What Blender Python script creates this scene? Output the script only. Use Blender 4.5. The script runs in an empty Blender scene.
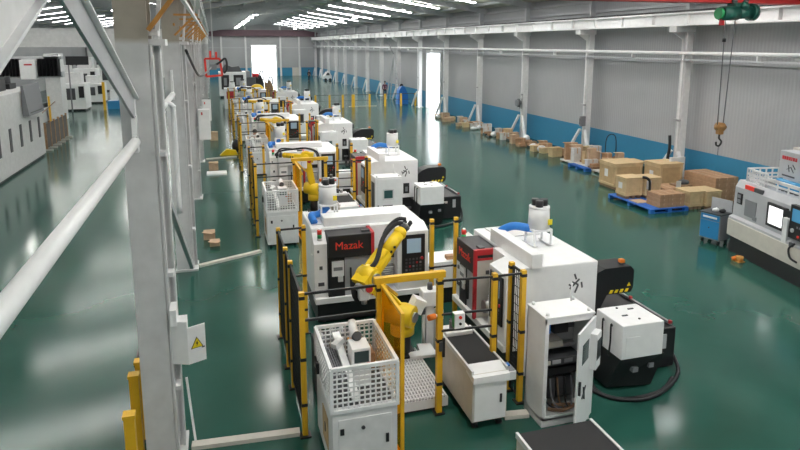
import bpy, bmesh, math, random
from mathutils import Vector, Matrix
random.seed(7)
C = bpy.context.scene.collection
S = bpy.context.scene
PI = math.pi

# ---------------------------------------------------------------- materials
MATS = {}
def mat(name, col, rough=.5, metal=0., emit=None, strength=1., noise=0., nscale=6., alpha=None, spec=.5):
    m = bpy.data.materials.new(name); m.use_nodes = True
    nt = m.node_tree; b = nt.nodes['Principled BSDF']
    b.inputs['Base Color'].default_value = (*col, 1); b.inputs['Roughness'].default_value = rough
    b.inputs['Metallic'].default_value = metal; b.inputs['Specular IOR Level'].default_value = spec
    if noise:
        tc = nt.nodes.new('ShaderNodeTexCoord'); n = nt.nodes.new('ShaderNodeTexNoise')
        n.inputs['Scale'].default_value = nscale; n.inputs['Detail'].default_value = 5
        r = nt.nodes.new('ShaderNodeValToRGB')
        r.color_ramp.elements[0].position = .3; r.color_ramp.elements[1].position = .7
        r.color_ramp.elements[0].color = (*[c*(1-noise) for c in col], 1)
        r.color_ramp.elements[1].color = (*[min(1, c*(1+noise)) for c in col], 1)
        nt.links.new(tc.outputs['Object'], n.inputs['Vector']); nt.links.new(n.outputs['Fac'], r.inputs['Fac'])
        nt.links.new(r.outputs['Color'], b.inputs['Base Color'])
    if emit:
        b.inputs['Emission Color'].default_value = (*emit, 1); b.inputs['Emission Strength'].default_value = strength
    if alpha is not None: b.inputs['Alpha'].default_value = alpha
    MATS[name] = m; return m

mat('white', (.86,.86,.86), .38, noise=.03)
mat('white_dull', (.72,.72,.72), .5, noise=.06)
mat('beige_white', (.60,.57,.51), .5, noise=.05)
mat('grey_light', (.46,.47,.49), .5, noise=.04)
mat('grey', (.22,.225,.24), .5)
mat('grey_dark', (.07,.072,.078), .5)
mat('black', (.014,.014,.016), .45)
mat('black_matte', (.02,.02,.021), .8)
mat('black_mesh', (.012,.012,.012), .6)
mat('yellow', (.80,.46,.02), .42, noise=.06)
mat('yellow_robot', (.86,.58,.01), .38, noise=.04)
mat('yellow_sign', (.85,.66,.02), .5)
mat('orange', (.85,.22,.02), .45)
mat('rust_orange', (.52,.24,.05), .6, noise=.15)
mat('red', (.52,.022,.03), .4)
mat('red_letters', (.85,.05,.03), .45)
mat('red_paint', (.55,.03,.03), .5, noise=.08)
mat('green_light', (.03,.35,.12), .4)
mat('hook_paint', (.30,.15,.045), .5, noise=.2)
mat('teal', (.012,.10,.075), .4, noise=.1)
mat('blue', (.02,.19,.62), .4)
mat('blue_cart', (.03,.24,.52), .4)
mat('blue_pallet', (.02,.13,.50), .5)
mat('steel', (.42,.42,.43), .35, .8)
mat('screen', (.30,.42,.52), .25, emit=(.45,.6,.75), strength=.12)
mat('screen_blue', (.05,.2,.35), .25, emit=(.1,.35,.6), strength=.3)
mat('screen_teal', (.03,.09,.09), .3)
mat('grey_brown', (.13,.115,.10), .6)
mat('dark_red', (.16,.03,.03), .6)
mat('screen_dark', (.05,.08,.08), .25)
mat('window_lit', (.8,.8,.8), .3, emit=(1,1,1), strength=.8)
mat('ply', (.50,.35,.185), .7, noise=.10, nscale=5)
mat('ply_light', (.60,.445,.25), .7, noise=.10, nscale=5)
mat('card', (.42,.25,.14), .8, noise=.12, nscale=7)
mat('card_light', (.55,.38,.25), .8, noise=.12, nscale=7)
mat('card_dark', (.28,.17,.10), .8, noise=.15, nscale=7)
mat('wrap', (.62,.60,.58), .35, noise=.10)
mat('green_tarp', (.06,.10,.08), .6)
mat('skin', (.50,.30,.21), .6)
mat('cloth_dark', (.02,.022,.03), .9)
mat('cloth_purple', (.14,.04,.09), .9)
mat('cloth_blue', (.03,.12,.45), .9)
mat('hair', (.012,.01,.01), .7)
mat('skylight', (.9,.9,.9), .4, emit=(1,1,1), strength=20.)
mat('lamp_glow', (.9,.9,.9), .4, emit=(1,.98,.94), strength=110.)
mat('roof', (.70,.67,.58), .8, noise=.12, nscale=1.5)
mat('purple_beam', (.15,.085,.105), .6)
mat('wall_blue', (.028,.21,.37), .55, noise=.03)
mat('outside', (.8,.8,.8), .8)

def ribbed(name, col, axis, scale, strength=.5, dist=.03):
    m = mat(name, col, .55, noise=0); nt = m.node_tree; b = nt.nodes['Principled BSDF']
    tc = nt.nodes.new('ShaderNodeTexCoord'); w = nt.nodes.new('ShaderNodeTexWave')
    w.wave_type = 'BANDS'; w.bands_direction = axis; w.inputs['Scale'].default_value = scale
    bp = nt.nodes.new('ShaderNodeBump'); bp.inputs['Strength'].default_value = strength; bp.inputs['Distance'].default_value = dist
    nt.links.new(tc.outputs['Object'], w.inputs['Vector']); nt.links.new(w.outputs['Fac'], bp.inputs['Height'])
    nt.links.new(bp.outputs['Normal'], b.inputs['Normal'])
    n = nt.nodes.new('ShaderNodeTexNoise'); n.inputs['Scale'].default_value = .25; n.inputs['Detail'].default_value = 4
    r = nt.nodes.new('ShaderNodeValToRGB'); r.color_ramp.elements[0].position = .3; r.color_ramp.elements[1].position = .7
    r.color_ramp.elements[0].color = (*[c*.9 for c in col], 1); r.color_ramp.elements[1].color = (*[c*1.06 for c in col], 1)
    nt.links.new(tc.outputs['Object'], n.inputs['Vector']); nt.links.new(n.outputs['Fac'], r.inputs['Fac'])
    mx = nt.nodes.new('ShaderNodeMixRGB'); mx.blend_type = 'MULTIPLY'; mx.inputs['Fac'].default_value = .07
    nt.links.new(r.outputs['Color'], mx.inputs['Color1']); nt.links.new(w.outputs['Fac'], mx.inputs['Color2'])
    nt.links.new(mx.outputs['Color'], b.inputs['Base Color'])
    return m
ribbed('wall_sheet', (.405,.41,.425), 'Y', 2.1, .2)
ribbed('wall_sheet_far', (.385,.39,.405), 'X', 2.1, .2)

def floor_mat():
    m = mat('floor_epoxy', (.018,.085,.062), .16); nt = m.node_tree; b = nt.nodes['Principled BSDF']
    tc = nt.nodes.new('ShaderNodeTexCoord')
    n = nt.nodes.new('ShaderNodeTexNoise'); n.inputs['Scale'].default_value = .7; n.inputs['Detail'].default_value = 8
    r = nt.nodes.new('ShaderNodeValToRGB'); r.color_ramp.elements[0].position = .25; r.color_ramp.elements[1].position = .75
    r.color_ramp.elements[0].color = (.017,.080,.060,1); r.color_ramp.elements[1].color = (.025,.105,.080,1)
    nt.links.new(tc.outputs['Object'], n.inputs['Vector']); nt.links.new(n.outputs['Fac'], r.inputs['Fac'])
    nt.links.new(r.outputs['Color'], b.inputs['Base Color'])
    n2 = nt.nodes.new('ShaderNodeTexNoise'); n2.inputs['Scale'].default_value = 2.6; n2.inputs['Detail'].default_value = 2
    bp = nt.nodes.new('ShaderNodeBump'); bp.inputs['Strength'].default_value = .09; bp.inputs['Distance'].default_value = .01
    nt.links.new(tc.outputs['Object'], n2.inputs['Vector']); nt.links.new(n2.outputs['Fac'], bp.inputs['Height'])
    nt.links.new(bp.outputs['Normal'], b.inputs['Normal'])
    rr = nt.nodes.new('ShaderNodeMapRange'); rr.inputs['To Min'].default_value = .10; rr.inputs['To Max'].default_value = .2
    n3 = nt.nodes.new('ShaderNodeTexNoise'); n3.inputs['Scale'].default_value = .35; n3.inputs['Detail'].default_value = 6
    nt.links.new(tc.outputs['Object'], n3.inputs['Vector']); nt.links.new(n3.outputs['Fac'], rr.inputs['Value'])
    nt.links.new(rr.outputs['Result'], b.inputs['Roughness'])
floor_mat()

def column_mat():       # white paint, with an old beige coat higher up the post
    m = mat('column_paint', (.5,.5,.5), .5); nt = m.node_tree; b = nt.nodes['Principled BSDF']
    g = nt.nodes.new('ShaderNodeNewGeometry'); sp = nt.nodes.new('ShaderNodeSeparateXYZ')
    n = nt.nodes.new('ShaderNodeTexNoise'); n.inputs['Scale'].default_value = 4; n.inputs['Detail'].default_value = 6
    ad = nt.nodes.new('ShaderNodeMath'); ad.operation = 'MULTIPLY_ADD'; ad.inputs[1].default_value = .12
    nt.links.new(g.outputs['Position'], sp.inputs[0]); nt.links.new(g.outputs['Position'], n.inputs['Vector'])
    nt.links.new(n.outputs['Fac'], ad.inputs[0]); nt.links.new(sp.outputs['Z'], ad.inputs[2])
    st = nt.nodes.new('ShaderNodeMapRange'); st.inputs['From Min'].default_value = 5.66; st.inputs['From Max'].default_value = 5.74
    nt.links.new(ad.outputs[0], st.inputs['Value'])
    mx = nt.nodes.new('ShaderNodeMixRGB'); mx.inputs['Color1'].default_value = (.66,.66,.665,1); mx.inputs['Color2'].default_value = (.44,.395,.33,1)
    nt.links.new(st.outputs['Result'], mx.inputs['Fac'])
    r = nt.nodes.new('ShaderNodeValToRGB'); r.color_ramp.elements[0].position = .3; r.color_ramp.elements[1].position = .7
    r.color_ramp.elements[0].color = (.86,.86,.86,1); r.color_ramp.elements[1].color = (1,1,1,1)
    nt.links.new(n.outputs['Fac'], r.inputs['Fac'])
    m2 = nt.nodes.new('ShaderNodeMixRGB'); m2.blend_type = 'MULTIPLY'; m2.inputs['Fac'].default_value = 1
    nt.links.new(mx.outputs['Color'], m2.inputs['Color1']); nt.links.new(r.outputs['Color'], m2.inputs['Color2'])
    nt.links.new(m2.outputs['Color'], b.inputs['Base Color'])
column_mat()

def clear_mat(name, col, f):
    m = bpy.data.materials.new(name); m.use_nodes = True; nt = m.node_tree; nt.nodes.clear()
    o = nt.nodes.new('ShaderNodeOutputMaterial'); mx = nt.nodes.new('ShaderNodeMixShader'); mx.inputs[0].default_value = f
    t = nt.nodes.new('ShaderNodeBsdfTransparent'); t.inputs[0].default_value = (*[min(1, c*1.1+.1) for c in col], 1)
    b = nt.nodes.new('ShaderNodeBsdfPrincipled'); b.inputs['Base Color'].default_value = (*col, 1); b.inputs['Roughness'].default_value = .25
    nt.links.new(t.outputs[0], mx.inputs[1]); nt.links.new(b.outputs[0], mx.inputs[2]); nt.links.new(mx.outputs[0], o.inputs[0])
    MATS[name] = m
clear_mat('yellow_clear', (.85,.55,.02), .13)

# ---------------------------------------------------------------- mesh builder
class MB:
    def __init__(s): s.bm = bmesh.new(); s.ms = []
    def mi(s, m):
        if m not in s.ms: s.ms.append(m)
        return s.ms.index(m)
    def _fin(s, faces, m, smooth=False):
        i = s.mi(m)
        for f in faces: f.material_index = i; f.smooth = smooth
    def hexa(s, P, m):
        v = [s.bm.verts.new(p) for p in P]
        F = [s.bm.faces.new([v[i] for i in q]) for q in ((0,3,2,1),(4,5,6,7),(0,1,5,4),(1,2,6,5),(2,3,7,6),(3,0,4,7))]
        s._fin(F, m); return F
    def box(s, x0, x1, y0, y1, z0, z1, m, bev=0.):
        P = [(x0,y0,z0),(x1,y0,z0),(x1,y1,z0),(x0,y1,z0),(x0,y0,z1),(x1,y0,z1),(x1,y1,z1),(x0,y1,z1)]
        F = s.hexa(P, m)
        if bev:
            es = list({e for f in F for e in f.edges})
            r = bmesh.ops.bevel(s.bm, geom=es, offset=bev, segments=2, affect='EDGES', profile=.5)
            s._fin(r['faces'], m)
        return s
    def bar(s, p0, p1, w, h, m, up=(0,0,1)):
        p0, p1 = Vector(p0), Vector(p1); d = (p1-p0).normalized(); u = Vector(up)
        if abs(d.dot(u)) > .98: u = Vector((0,1,0))
        a = d.cross(u).normalized(); b = a.cross(d).normalized(); a *= w/2; b *= h/2
        s.hexa([p0-a-b, p0+a-b, p0+a+b, p0-a+b, p1-a-b, p1+a-b, p1+a+b, p1-a+b], m); return s
    def cyl(s, p0, p1, r0, m, r1=None, seg=14, cap=True):
        r1 = r0 if r1 is None else r1
        p0, p1 = Vector(p0), Vector(p1); d = (p1-p0).normalized()
        u = Vector((0,0,1)) if abs(d.z) < .9 else Vector((1,0,0))
        a = d.cross(u).normalized(); b = d.cross(a).normalized(); A = []; B = []
        for k in range(seg):
            t = 2*PI*k/seg; o = a*math.cos(t)+b*math.sin(t)
            A.append(s.bm.verts.new(p0+o*r0)); B.append(s.bm.verts.new(p1+o*r1))
        F = [s.bm.faces.new((A[k], A[(k+1)%seg], B[(k+1)%seg], B[k])) for k in range(seg)]
        s._fin(F, m, True)
        if cap: s._fin([s.bm.faces.new(A[::-1]), s.bm.faces.new(B)], m)
        return s
    def tube(s, pts, r, m, seg=8, sub=6):
        P = [Vector(p) for p in pts]; Q = []
        for i in range(len(P)-1):
            a = P[max(i-1,0)]; b = P[i]; c = P[i+1]; d = P[min(i+2,len(P)-1)]
            for k in range(sub):
                t = k/sub
                Q.append(.5*((2*b)+(c-a)*t+(2*a-5*b+4*c-d)*t*t+(3*b-a-3*c+d)*t**3))
        Q.append(P[-1]); rings = []; u = None
        for i, q in enumerate(Q):
            d = (Q[min(i+1,len(Q)-1)]-Q[max(i-1,0)]).normalized()
            if u is None: u = Vector((0,0,1)) if abs(d.z) < .9 else Vector((1,0,0))
            a = d.cross(u).normalized(); u = a.cross(d).normalized()
            rings.append([s.bm.verts.new(q+(a*math.cos(2*PI*k/seg)+u*math.sin(2*PI*k/seg))*r) for k in range(seg)])
        F = []
        for A, B in zip(rings, rings[1:]):
            for k in range(seg): F.append(s.bm.faces.new((A[k], A[(k+1)%seg], B[(k+1)%seg], B[k])))
        s._fin(F, m, True); s._fin([s.bm.faces.new(rings[0][::-1]), s.bm.faces.new(rings[-1])], m); return s
    def prism(s, pts, axis, a0, a1, m):
        def P(p, a):
            return {'x': (a, p[0], p[1]), 'y': (p[0], a, p[1]), 'z': (p[0], p[1], a)}[axis]
        A = [s.bm.verts.new(P(p, a0)) for p in pts]; B = [s.bm.verts.new(P(p, a1)) for p in pts]; n = len(pts)
        F = [s.bm.faces.new((A[k], A[(k+1)%n], B[(k+1)%n], B[k])) for k in range(n)]
        F += [s.bm.faces.new(A[::-1]), s.bm.faces.new(B)]
        s._fin(F, m); return s
    def ball(s, c, r, m, sc=(1,1,1), seg=14):
        q = bmesh.ops.create_uvsphere(s.bm, u_segments=seg, v_segments=seg//2+2, radius=r)
        for v in q['verts']: v.co = Vector((v.co.x*sc[0], v.co.y*sc[1], v.co.z*sc[2]))+Vector(c)
        s._fin({f for v in q['verts'] for f in v.link_faces}, m, True); return s
    def rot(s, M):
        bmesh.ops.transform(s.bm, matrix=M, verts=s.bm.verts); return s
    def build(s, name, parent=None, label=None, off=None, kind=None):
        me = bpy.data.meshes.new(name)
        bmesh.ops.recalc_face_normals(s.bm, faces=s.bm.faces)
        if off is None and parent is not None: off = parent.get('_o')
        if off is not None: bmesh.ops.translate(s.bm, vec=[-c for c in off], verts=s.bm.verts)
        s.bm.to_mesh(me); s.bm.free()
        for m in s.ms: me.materials.append(MATS[m])
        o = bpy.data.objects.new(name, me); C.objects.link(o)
        if parent is not None: o.parent = parent; o['_o'] = parent.get('_o') or (0,0,0)
        if label: o['label'] = label
        if kind: o['kind'] = kind
        return o

def thing(name, label, cat, o=(0,0,0), rz=0., group=None, loc=None):
    """Empty at the base of a thing; its parts are modelled in coordinates from which o is taken off."""
    e = bpy.data.objects.new(name, None); C.objects.link(e); e.empty_display_size = .2
    e.location = o if loc is None else loc; e.rotation_euler = (0,0,rz); e['_o'] = tuple(float(c) for c in o)
    e['label'] = label; e['category'] = cat
    if group: e['group'] = group
    return e
def single(mb, name, label, cat, o=(0,0,0), group=None, kind=None):
    ob = mb.build(name, None, off=o); ob.location = o; ob['label'] = label; ob['category'] = cat
    if group: ob['group'] = group
    if kind: ob['kind'] = kind
    return ob
def struct(mb, name):
    ob = mb.build(name); ob['kind'] = 'structure'; return ob
def copy_tree(o, parent=None):
    c = o.copy(); C.objects.link(c)
    if parent is not None: c.parent = parent; c.matrix_parent_inverse = o.matrix_parent_inverse.copy()
    for ch in list(o.children): copy_tree(ch, c)
    return c
def letters(txt, size, name, parent, m, M, extr=.004):
    cu = bpy.data.curves.new('letters', 'FONT'); cu.body = txt; cu.size = size; cu.extrude = extr; cu.offset = 0
    cu.align_x = 'CENTER'; cu.align_y = 'CENTER'; cu.resolution_u = 3
    t = bpy.data.objects.new('letters', cu); C.objects.link(t)
    me = bpy.data.meshes.new_from_object(t.evaluated_get(bpy.context.evaluated_depsgraph_get()))
    bpy.data.objects.remove(t); bpy.data.curves.remove(cu)
    me.transform(M); me.materials.clear(); me.materials.append(MATS[m]); me.name = name
    o = bpy.data.objects.new(name, me); C.objects.link(o); o.parent = parent; o['_o'] = (0,0,0); return o

# ---------------------------------------------------------------- camera
H = 5.6; F = 630.; PITCH = math.radians(10.08); YAW = math.radians(16.37)
cd = bpy.data.cameras.new('camera'); cam = bpy.data.objects.new('camera', cd); C.objects.link(cam)
cam.location = (0,0,H); cam.rotation_euler = (PI/2-PITCH, 0, -YAW)
cd.sensor_width = 36; cd.lens = 36*F/800; cd.shift_y = -69/800; cd.clip_end = 400; S.camera = cam

# ---------------------------------------------------------------- the hall
WX, LX, FY, BY = 18.2, -20., 115., -8.
EAVE, SL = 8.0, .155
mb = MB(); mb.box(LX, WX+.2, BY, FY+.2, -.2, 0, 'floor_epoxy'); struct(mb, 'floor')
mb = MB(); mb.box(WX, 40, 30, 80, -.22, -.02, 'outside'); mb.box(-5, 25, FY+.2, FY+30, -.22, -.02, 'outside'); struct(mb, 'ground_outside')
D0, D1, DH = 49.9, 53.4, 4.85
def wall_r(z0, z1, m, name, x0=WX, x1=WX+.2):
    mb = MB(); mb.box(x0, x1, BY, D0, z0, z1, m); mb.box(x0, x1, D1, FY, z0, z1, m) if z0 < DH else None
    return mb
mb = MB(); mb.box(WX, WX+.2, BY, D0, 0, EAVE+.3, 'wall_sheet'); mb.box(WX, WX+.2, D1, FY, 0, EAVE+.3, 'wall_sheet'); mb.box(WX, WX+.2, D0, D1, DH, EAVE+.3, 'wall_sheet')
struct(mb, 'wall_right')
mb = MB(); mb.box(WX-.03, WX, BY, D0-.1, 0, 1.45, 'wall_blue'); mb.box(WX-.03, WX, D1+.1, FY, 0, 1.45, 'wall_blue'); struct(mb, 'baseboard_right')
mb = MB()
for y in (D0-.06, D1+.06): mb.box(WX-.08, WX+.22, y-.1, y+.1, 0, DH+.1, 'white_dull')
mb.box(WX-.08, WX+.22, D0-.16, D1+.16, DH, DH+.2, 'white_dull')
struct(mb, 'door_1')
E0, E1, EH = 6.6, 10.8, 5.3
mb = MB(); mb.box(LX, E0, FY, FY+.2, 0, 11, 'wall_sheet_far'); mb.box(E1, WX+.2, FY, FY+.2, 0, 11, 'wall_sheet_far'); mb.box(E0, E1, FY, FY+.2, EH, 11, 'wall_sheet_far'); struct(mb, 'wall_far')
mb = MB(); mb.box(LX, E0-.2, FY-.03, FY, 0, 1.45, 'wall_blue'); mb.box(E1+.2, 13.6, FY-.03, FY, 0, 1.45, 'wall_blue'); mb.box(13.6, 15.2, FY-.03, FY, 0, 1.45, 'beige_white'); mb.box(15.2, WX-.05, FY-.03, FY, 0, 1.45, 'wall_blue'); struct(mb, 'baseboard_far')
mb = MB()
for x in (E0-.1, E1+.1): mb.box(x-.12, x+.12, FY-.1, FY+.2, 0, EH+.1, 'white_dull')
mb.box(E0-.2, E1+.2, FY-.1, FY+.2, EH, EH+.2, 'white_dull'); struct(mb, 'door_2')
mb = MB(); mb.box(LX-.2, LX, BY, FY, 0, EAVE+.4, 'wall_sheet'); struct(mb, 'wall_left')
mb = MB(); mb.box(LX-.2, WX+.2, BY-.2, BY, 0, 10.5, 'wall_sheet_far'); struct(mb, 'wall_back_unseen')  # unseen wall, added to keep sky light from flooding in behind the camera
mb = MB(); mb.box(5.8, WX-.3, 36.55, 36.6, 0, .004, 'grey_dark'); mb.box(-.6, 1.0, 24.4, 24.44, 0, .004, 'grey_dark'); struct(mb, 'trim_6')
# roof: two gabled bays meeting over the middle columns
MID = -.93
def roofz(x):
    c = (WX+MID)/2; h = (WX-MID)/2
    if x >= MID: return EAVE+SL*(h-abs(x-c))
    c2 = (LX+MID)/2; h2 = (MID-LX)/2
    return EAVE+SL*(h2-abs(x-c2))
xs = [WX+.2, (WX+MID)/2, MID, (LX+MID)/2, LX-.2]
mb = MB()
for a, b in zip(xs, xs[1:]):
    za, zb = roofz(a), roofz(b)
    mb.hexa([(b,BY,zb),(a,BY,za),(a,FY,za),(b,FY,zb),(b,BY,zb+.15),(a,BY,za+.15),(a,FY,za+.15),(b,FY,zb+.15)], 'roof')
struct(mb, 'ceiling')
mb = MB()      # rafters and purlins
COLY = [.9+7.65*k for k in range(-1, 15)]; WCY = [14.05+6.65*k for k in range(-3, 16)]
for a, b in zip(xs, xs[1:]):
    for y in WCY: mb.bar((a, y, roofz(a)-.25), (b, y, roofz(b)-.25), .16, .30, 'grey_light')
    for k in range(1, 6):
        x = a+(b-a)*k/6; mb.box(x-.05, x+.05, BY, FY, roofz(x)-.2, roofz(x)-.02, 'grey_light')
struct(mb, 'trim_1')
n = 0
for y in WCY:
    for (x0, x1) in ((15.8, 10.2), (7.0, 1.4), (-3.0, -8.6), (-12.2, -17.8)):
        yy = y+3.3; n += 1
        if yy > FY-1: continue
        if x0 == 7.0 and 38 < yy < 62: continue
        z0, z1 = roofz(x0)-.24, roofz(x1)-.24
        mb = MB(); w = (.22 if yy < 64 else .13) if x0 > 0 else .10
        mb.hexa([(x1,yy-w,z1-.02),(x0,yy-w,z0-.02),(x0,yy+w,z0-.02),(x1,yy+w,z1-.02),(x1,yy-w,z1),(x0,yy-w,z0),(x0,yy+w,z0),(x1,yy+w,z1)], 'skylight')
        struct(mb, 'window_%d' % n)
# far wall trims
mb = MB(); mb.box(MID, WX, FY-.5, FY-.02, 6.9, 8.0, 'purple_beam'); struct(mb, 'trim_2')
mb = MB()
for x in (1.5, 5.6, 11.6, 14.9): mb.box(x-.15, x+.15, FY-.35, FY-.05, 0, 8.6, 'white_dull')
mb.box(MID, WX, FY-.12, FY-.04, 4.9, 5.05, 'grey_light'); struct(mb, 'trim_3')
# girts on the upper right wall
mb = MB()
for z in (7.1, 7.6): mb.box(WX-.12, WX-.02, BY, FY, z, z+.12, 'grey_light')
mb.box(WX-.05, WX-.02, BY, FY, 4.83, 4.90, 'grey_light')
struct(mb, 'trim_4')

# runway beams and pipe
e = thing('runway_beam', 'white crane runway beam with black rail running high along the right wall', 'crane rail', (17.2,50,6.28))
mb = MB(); mb.box(17.02,17.38,BY,FY,6.28,6.34,'white'); mb.box(17.02,17.38,BY,FY,6.72,6.78,'white'); mb.box(17.16,17.24,BY,FY,6.34,6.72,'white')
for k in range(60): y = BY+2*k; mb.box(17.03,17.37,y,y+.03,6.34,6.72,'white')
mb.build('girder', e)
mb = MB(); mb.box(17.1,17.3,BY,FY,6.78,6.86,'black'); mb.build('rail', e, 'black rail')
mb = MB(); mb.cyl((17.5,BY,5.25),(17.5,FY,5.25),.07,'white',seg=10)
for y in WCY: mb.box(17.46,17.62,y+3,y+3.06,5.02,5.25,'white')
single(mb, 'pipe', 'long white pipe running level along the right wall below the crane beam', 'pipe', (17.5,50,5.25))
mb = MB(); mb.box(17.45,17.6,BY,FY,4.98,5.03,'grey_light'); single(mb, 'cable_tray', 'thin grey cable tray under the white wall pipe', 'cable tray', (17.5,50,4.98))

# wall columns with their splayed braces
def ordn(i): return ['first','second','third','fourth','fifth','sixth','seventh','eighth','ninth','tenth','eleventh','twelfth','thirteenth','fourteenth','fifteenth'][i]
wc = None
vis = [y for y in WCY if y > 20]
for i, y in enumerate(vis):
    lab = '%s white steel column along the right wall, counted from the camera' % ordn(i)
    if wc is None:
        wc = thing('wall_column', lab, 'column', (17.7,y,0), group='steel columns on the right wall')
        mb = MB(); mb.box(17.58,17.86,y-.15,y-.13,0,6.05,'white_dull'); mb.box(17.58,17.86,y+.13,y+.15,0,6.05,'white_dull'); mb.box(17.70,17.74,y-.13,y+.13,0,6.05,'white_dull')
        mb.build('post', wc)
        mb = MB(); mb.box(17.0,17.9,y-.2,y+.2,6.05,6.27,'white_dull'); mb.prism([(17.0,6.05),(17.5,5.75),(17.5,6.05)],'y',y-.03,y+.03,'white_dull'); mb.build('bracket', wc)
        mb = MB(); mb.box(17.6,17.86,y-.1,y+.1,6.28,8.0,'grey_light'); mb.build('upper_post', wc)
        for sgn in (-1,1):
            mb = MB(); mb.bar((17.5,y+sgn*.2,1.4),(17.30,y+sgn*1.05,.03),.13,.10,'white'); mb.build('brace', wc)
        mb = MB(); mb.cyl((17.45,y-.12,0),(17.45,y-.12,5.2),.025,'white',seg=8); mb.box(17.42,17.52,y-.2,y+.16,2.6,2.68,'steel'); mb.build('conduit', wc)
        mb = MB(); mb.box(17.4,17.98,y-.28,y+.28,0,.03,'white_dull'); mb.build('base_plate', wc)
    else:
        c = copy_tree(wc); c.location = (17.7,y,0); c['label'] = lab
mb = MB(); mb.ball((17.35,34.0,2.15),.26,'grey_dark',(.5,1,1)); mb.cyl((17.2,34.0,2.15),(17.35,34.0,2.15),.2,'grey'); mb.box(17.45,17.55,33.95,34.05,1.8,2.4,'grey_dark')
single(mb, 'wall_fan', 'round dark grey fan fixed to the third right wall column', 'fan', (17.35,34,2.15))
mb = MB(); mb.box(17.2,17.5,27.05,27.35-.18,1.6,2.1,'grey',.02); mb.box(17.19,17.2,27.08,27.15,1.7,2.0,'grey_dark'); single(mb, 'electric_box', 'small grey electric box on the second right wall column', 'electric box', (17.35,27.1,1.6))
mb = MB(); mb.tube([(17.38,20.9,.1),(17.4,20.95,1.0),(17.42,20.9,1.5),(17.4,20.92,2.0)],.06,'black'); single(mb, 'hanging_cable', 'black cable bundle hanging on the nearest right wall column', 'cable', (17.38,20.9,0))
# ---------------------------------------------------------------- middle columns (left of the cells)
mc = None
for i, y in enumerate([yy for yy in COLY if yy > 5]):
    if i == 0: lab = 'big white steel column at left foreground with beige paint higher up'
    else: lab = '%s white steel column of the row left of the machine cells, counted from the camera' % ordn(i)
    if mc is None:
        mc = thing('steel_column', lab, 'column', (-.93,y,0), group='steel columns left of the cells')
        mb = MB(); mb.box(-1.11,-.74,y-.28,y-.24,0,8,'column_paint'); mb.box(-1.11,-.74,y+.24,y+.28,0,8,'column_paint'); mb.box(-.99,-.93,y-.24,y+.24,0,8,'column_paint')
        mb.build('post', mc)
        mb = MB()
        for (x0, x1, y0, y1) in ((-.73,-.70,y-.27,y-.1),(-.72,-.64,y+.0,y+.03),(-.66,-.63,y-.02,y+.18)): mb.box(x0,x1,y0,y1,.05,5.6,'column_paint')
        for z in (1.0,2.6,4.2,5.7): mb.box(-.74,-.63,y-.2,y+.15,z,z+.06,'white_dull')
        mb.build('side_channel', mc)
        mb = MB(); mb.box(-1.14,-.6,y-.34,y+.34,0,.05,'white_dull'); mb.build('base_plate', mc)
        mb = MB(); mb.box(-.74,-.55,y-.24,y+.22,5.58,5.66,'white_dull'); mb.bar((-.66,y,5.66),(-.50,y+.15,7.2),.05,.08,'white'); mb.build('bracket', mc)
        mb = MB(); mb.box(-.98,-.92,y-.42,y-.27,4.3,4.75,'white'); mb.cyl((-.95,y-.36,4.42),(-.95,y-.36,5.0),.03,'white',seg=8); mb.build('gusset', mc)
    else:
        c = copy_tree(mc); c.location = (-.93,y,0); c['label'] = lab
tie = None
ys = COLY
for i, y in enumerate(COLY):
    if y < 0 or y > 60: continue
    lab = ('thick white tie pipe in the left foreground' if y < 5 else 'white tie pipe between %s and %s columns of the left row' % (ordn(i-2), ordn(i-1)))
    if tie is None:
        mb = MB(); mb.cyl((-.95,y+.4,4.43),(-.95,y+7.25,4.43),.06,'white',seg=16); mb.box(-.98,-.92,y+7.2,y+7.3,4.35,4.51,'white'); tie = single(mb, 'tie_pipe', lab, 'pipe', (-.95,y,4.43), 'tie pipes between the columns')
    else:
        c = tie.copy(); C.objects.link(c); c.location = (-.95,y,4.43); c['label'] = lab
mb = MB(); mb.bar((-.95,8.3,4.8),(-.95,1.2,7.25),.03,.26,'grey_light'); mb.bar((-.925,8.34,4.92),(-.925,1.24,7.37),.08,.025,'white'); single(mb, 'diagonal_brace', 'wide white diagonal brace sloping down to the near column', 'brace', (-.95,8.3,4.8))
mb = MB(); mb.bar((-1.08,1.2,4.72),(-1.08,8.2,7.35),.04,.26,'white_dull'); mb.bar((-1.05,1.24,4.60),(-1.05,8.24,7.23),.09,.025,'white'); single(mb, 'diagonal_brace', 'white diagonal brace rising across the upper left corner', 'brace', (-1.08,1.2,4.72))
mb = MB(); mb.tube([(-.95,13.2,4.43),(-.85,13.2,4.43),(-.80,13.2,4.36),(-.80,13.2,4.2),(-.80,13.2,2.2)],.05,'white'); single(mb, 'drop_pipe', 'white vertical pipe dropping between the first two left columns', 'pipe', (-.8,13.2,2))
mb = MB(); mb.bar((-.80,9.4,3.7),(-.75,15.8,.15),.08,.12,'grey_light'); single(mb, 'diagonal_brace', 'grey strut sloping from behind the near column to the second column foot', 'brace', (-.78,12,0))
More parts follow.
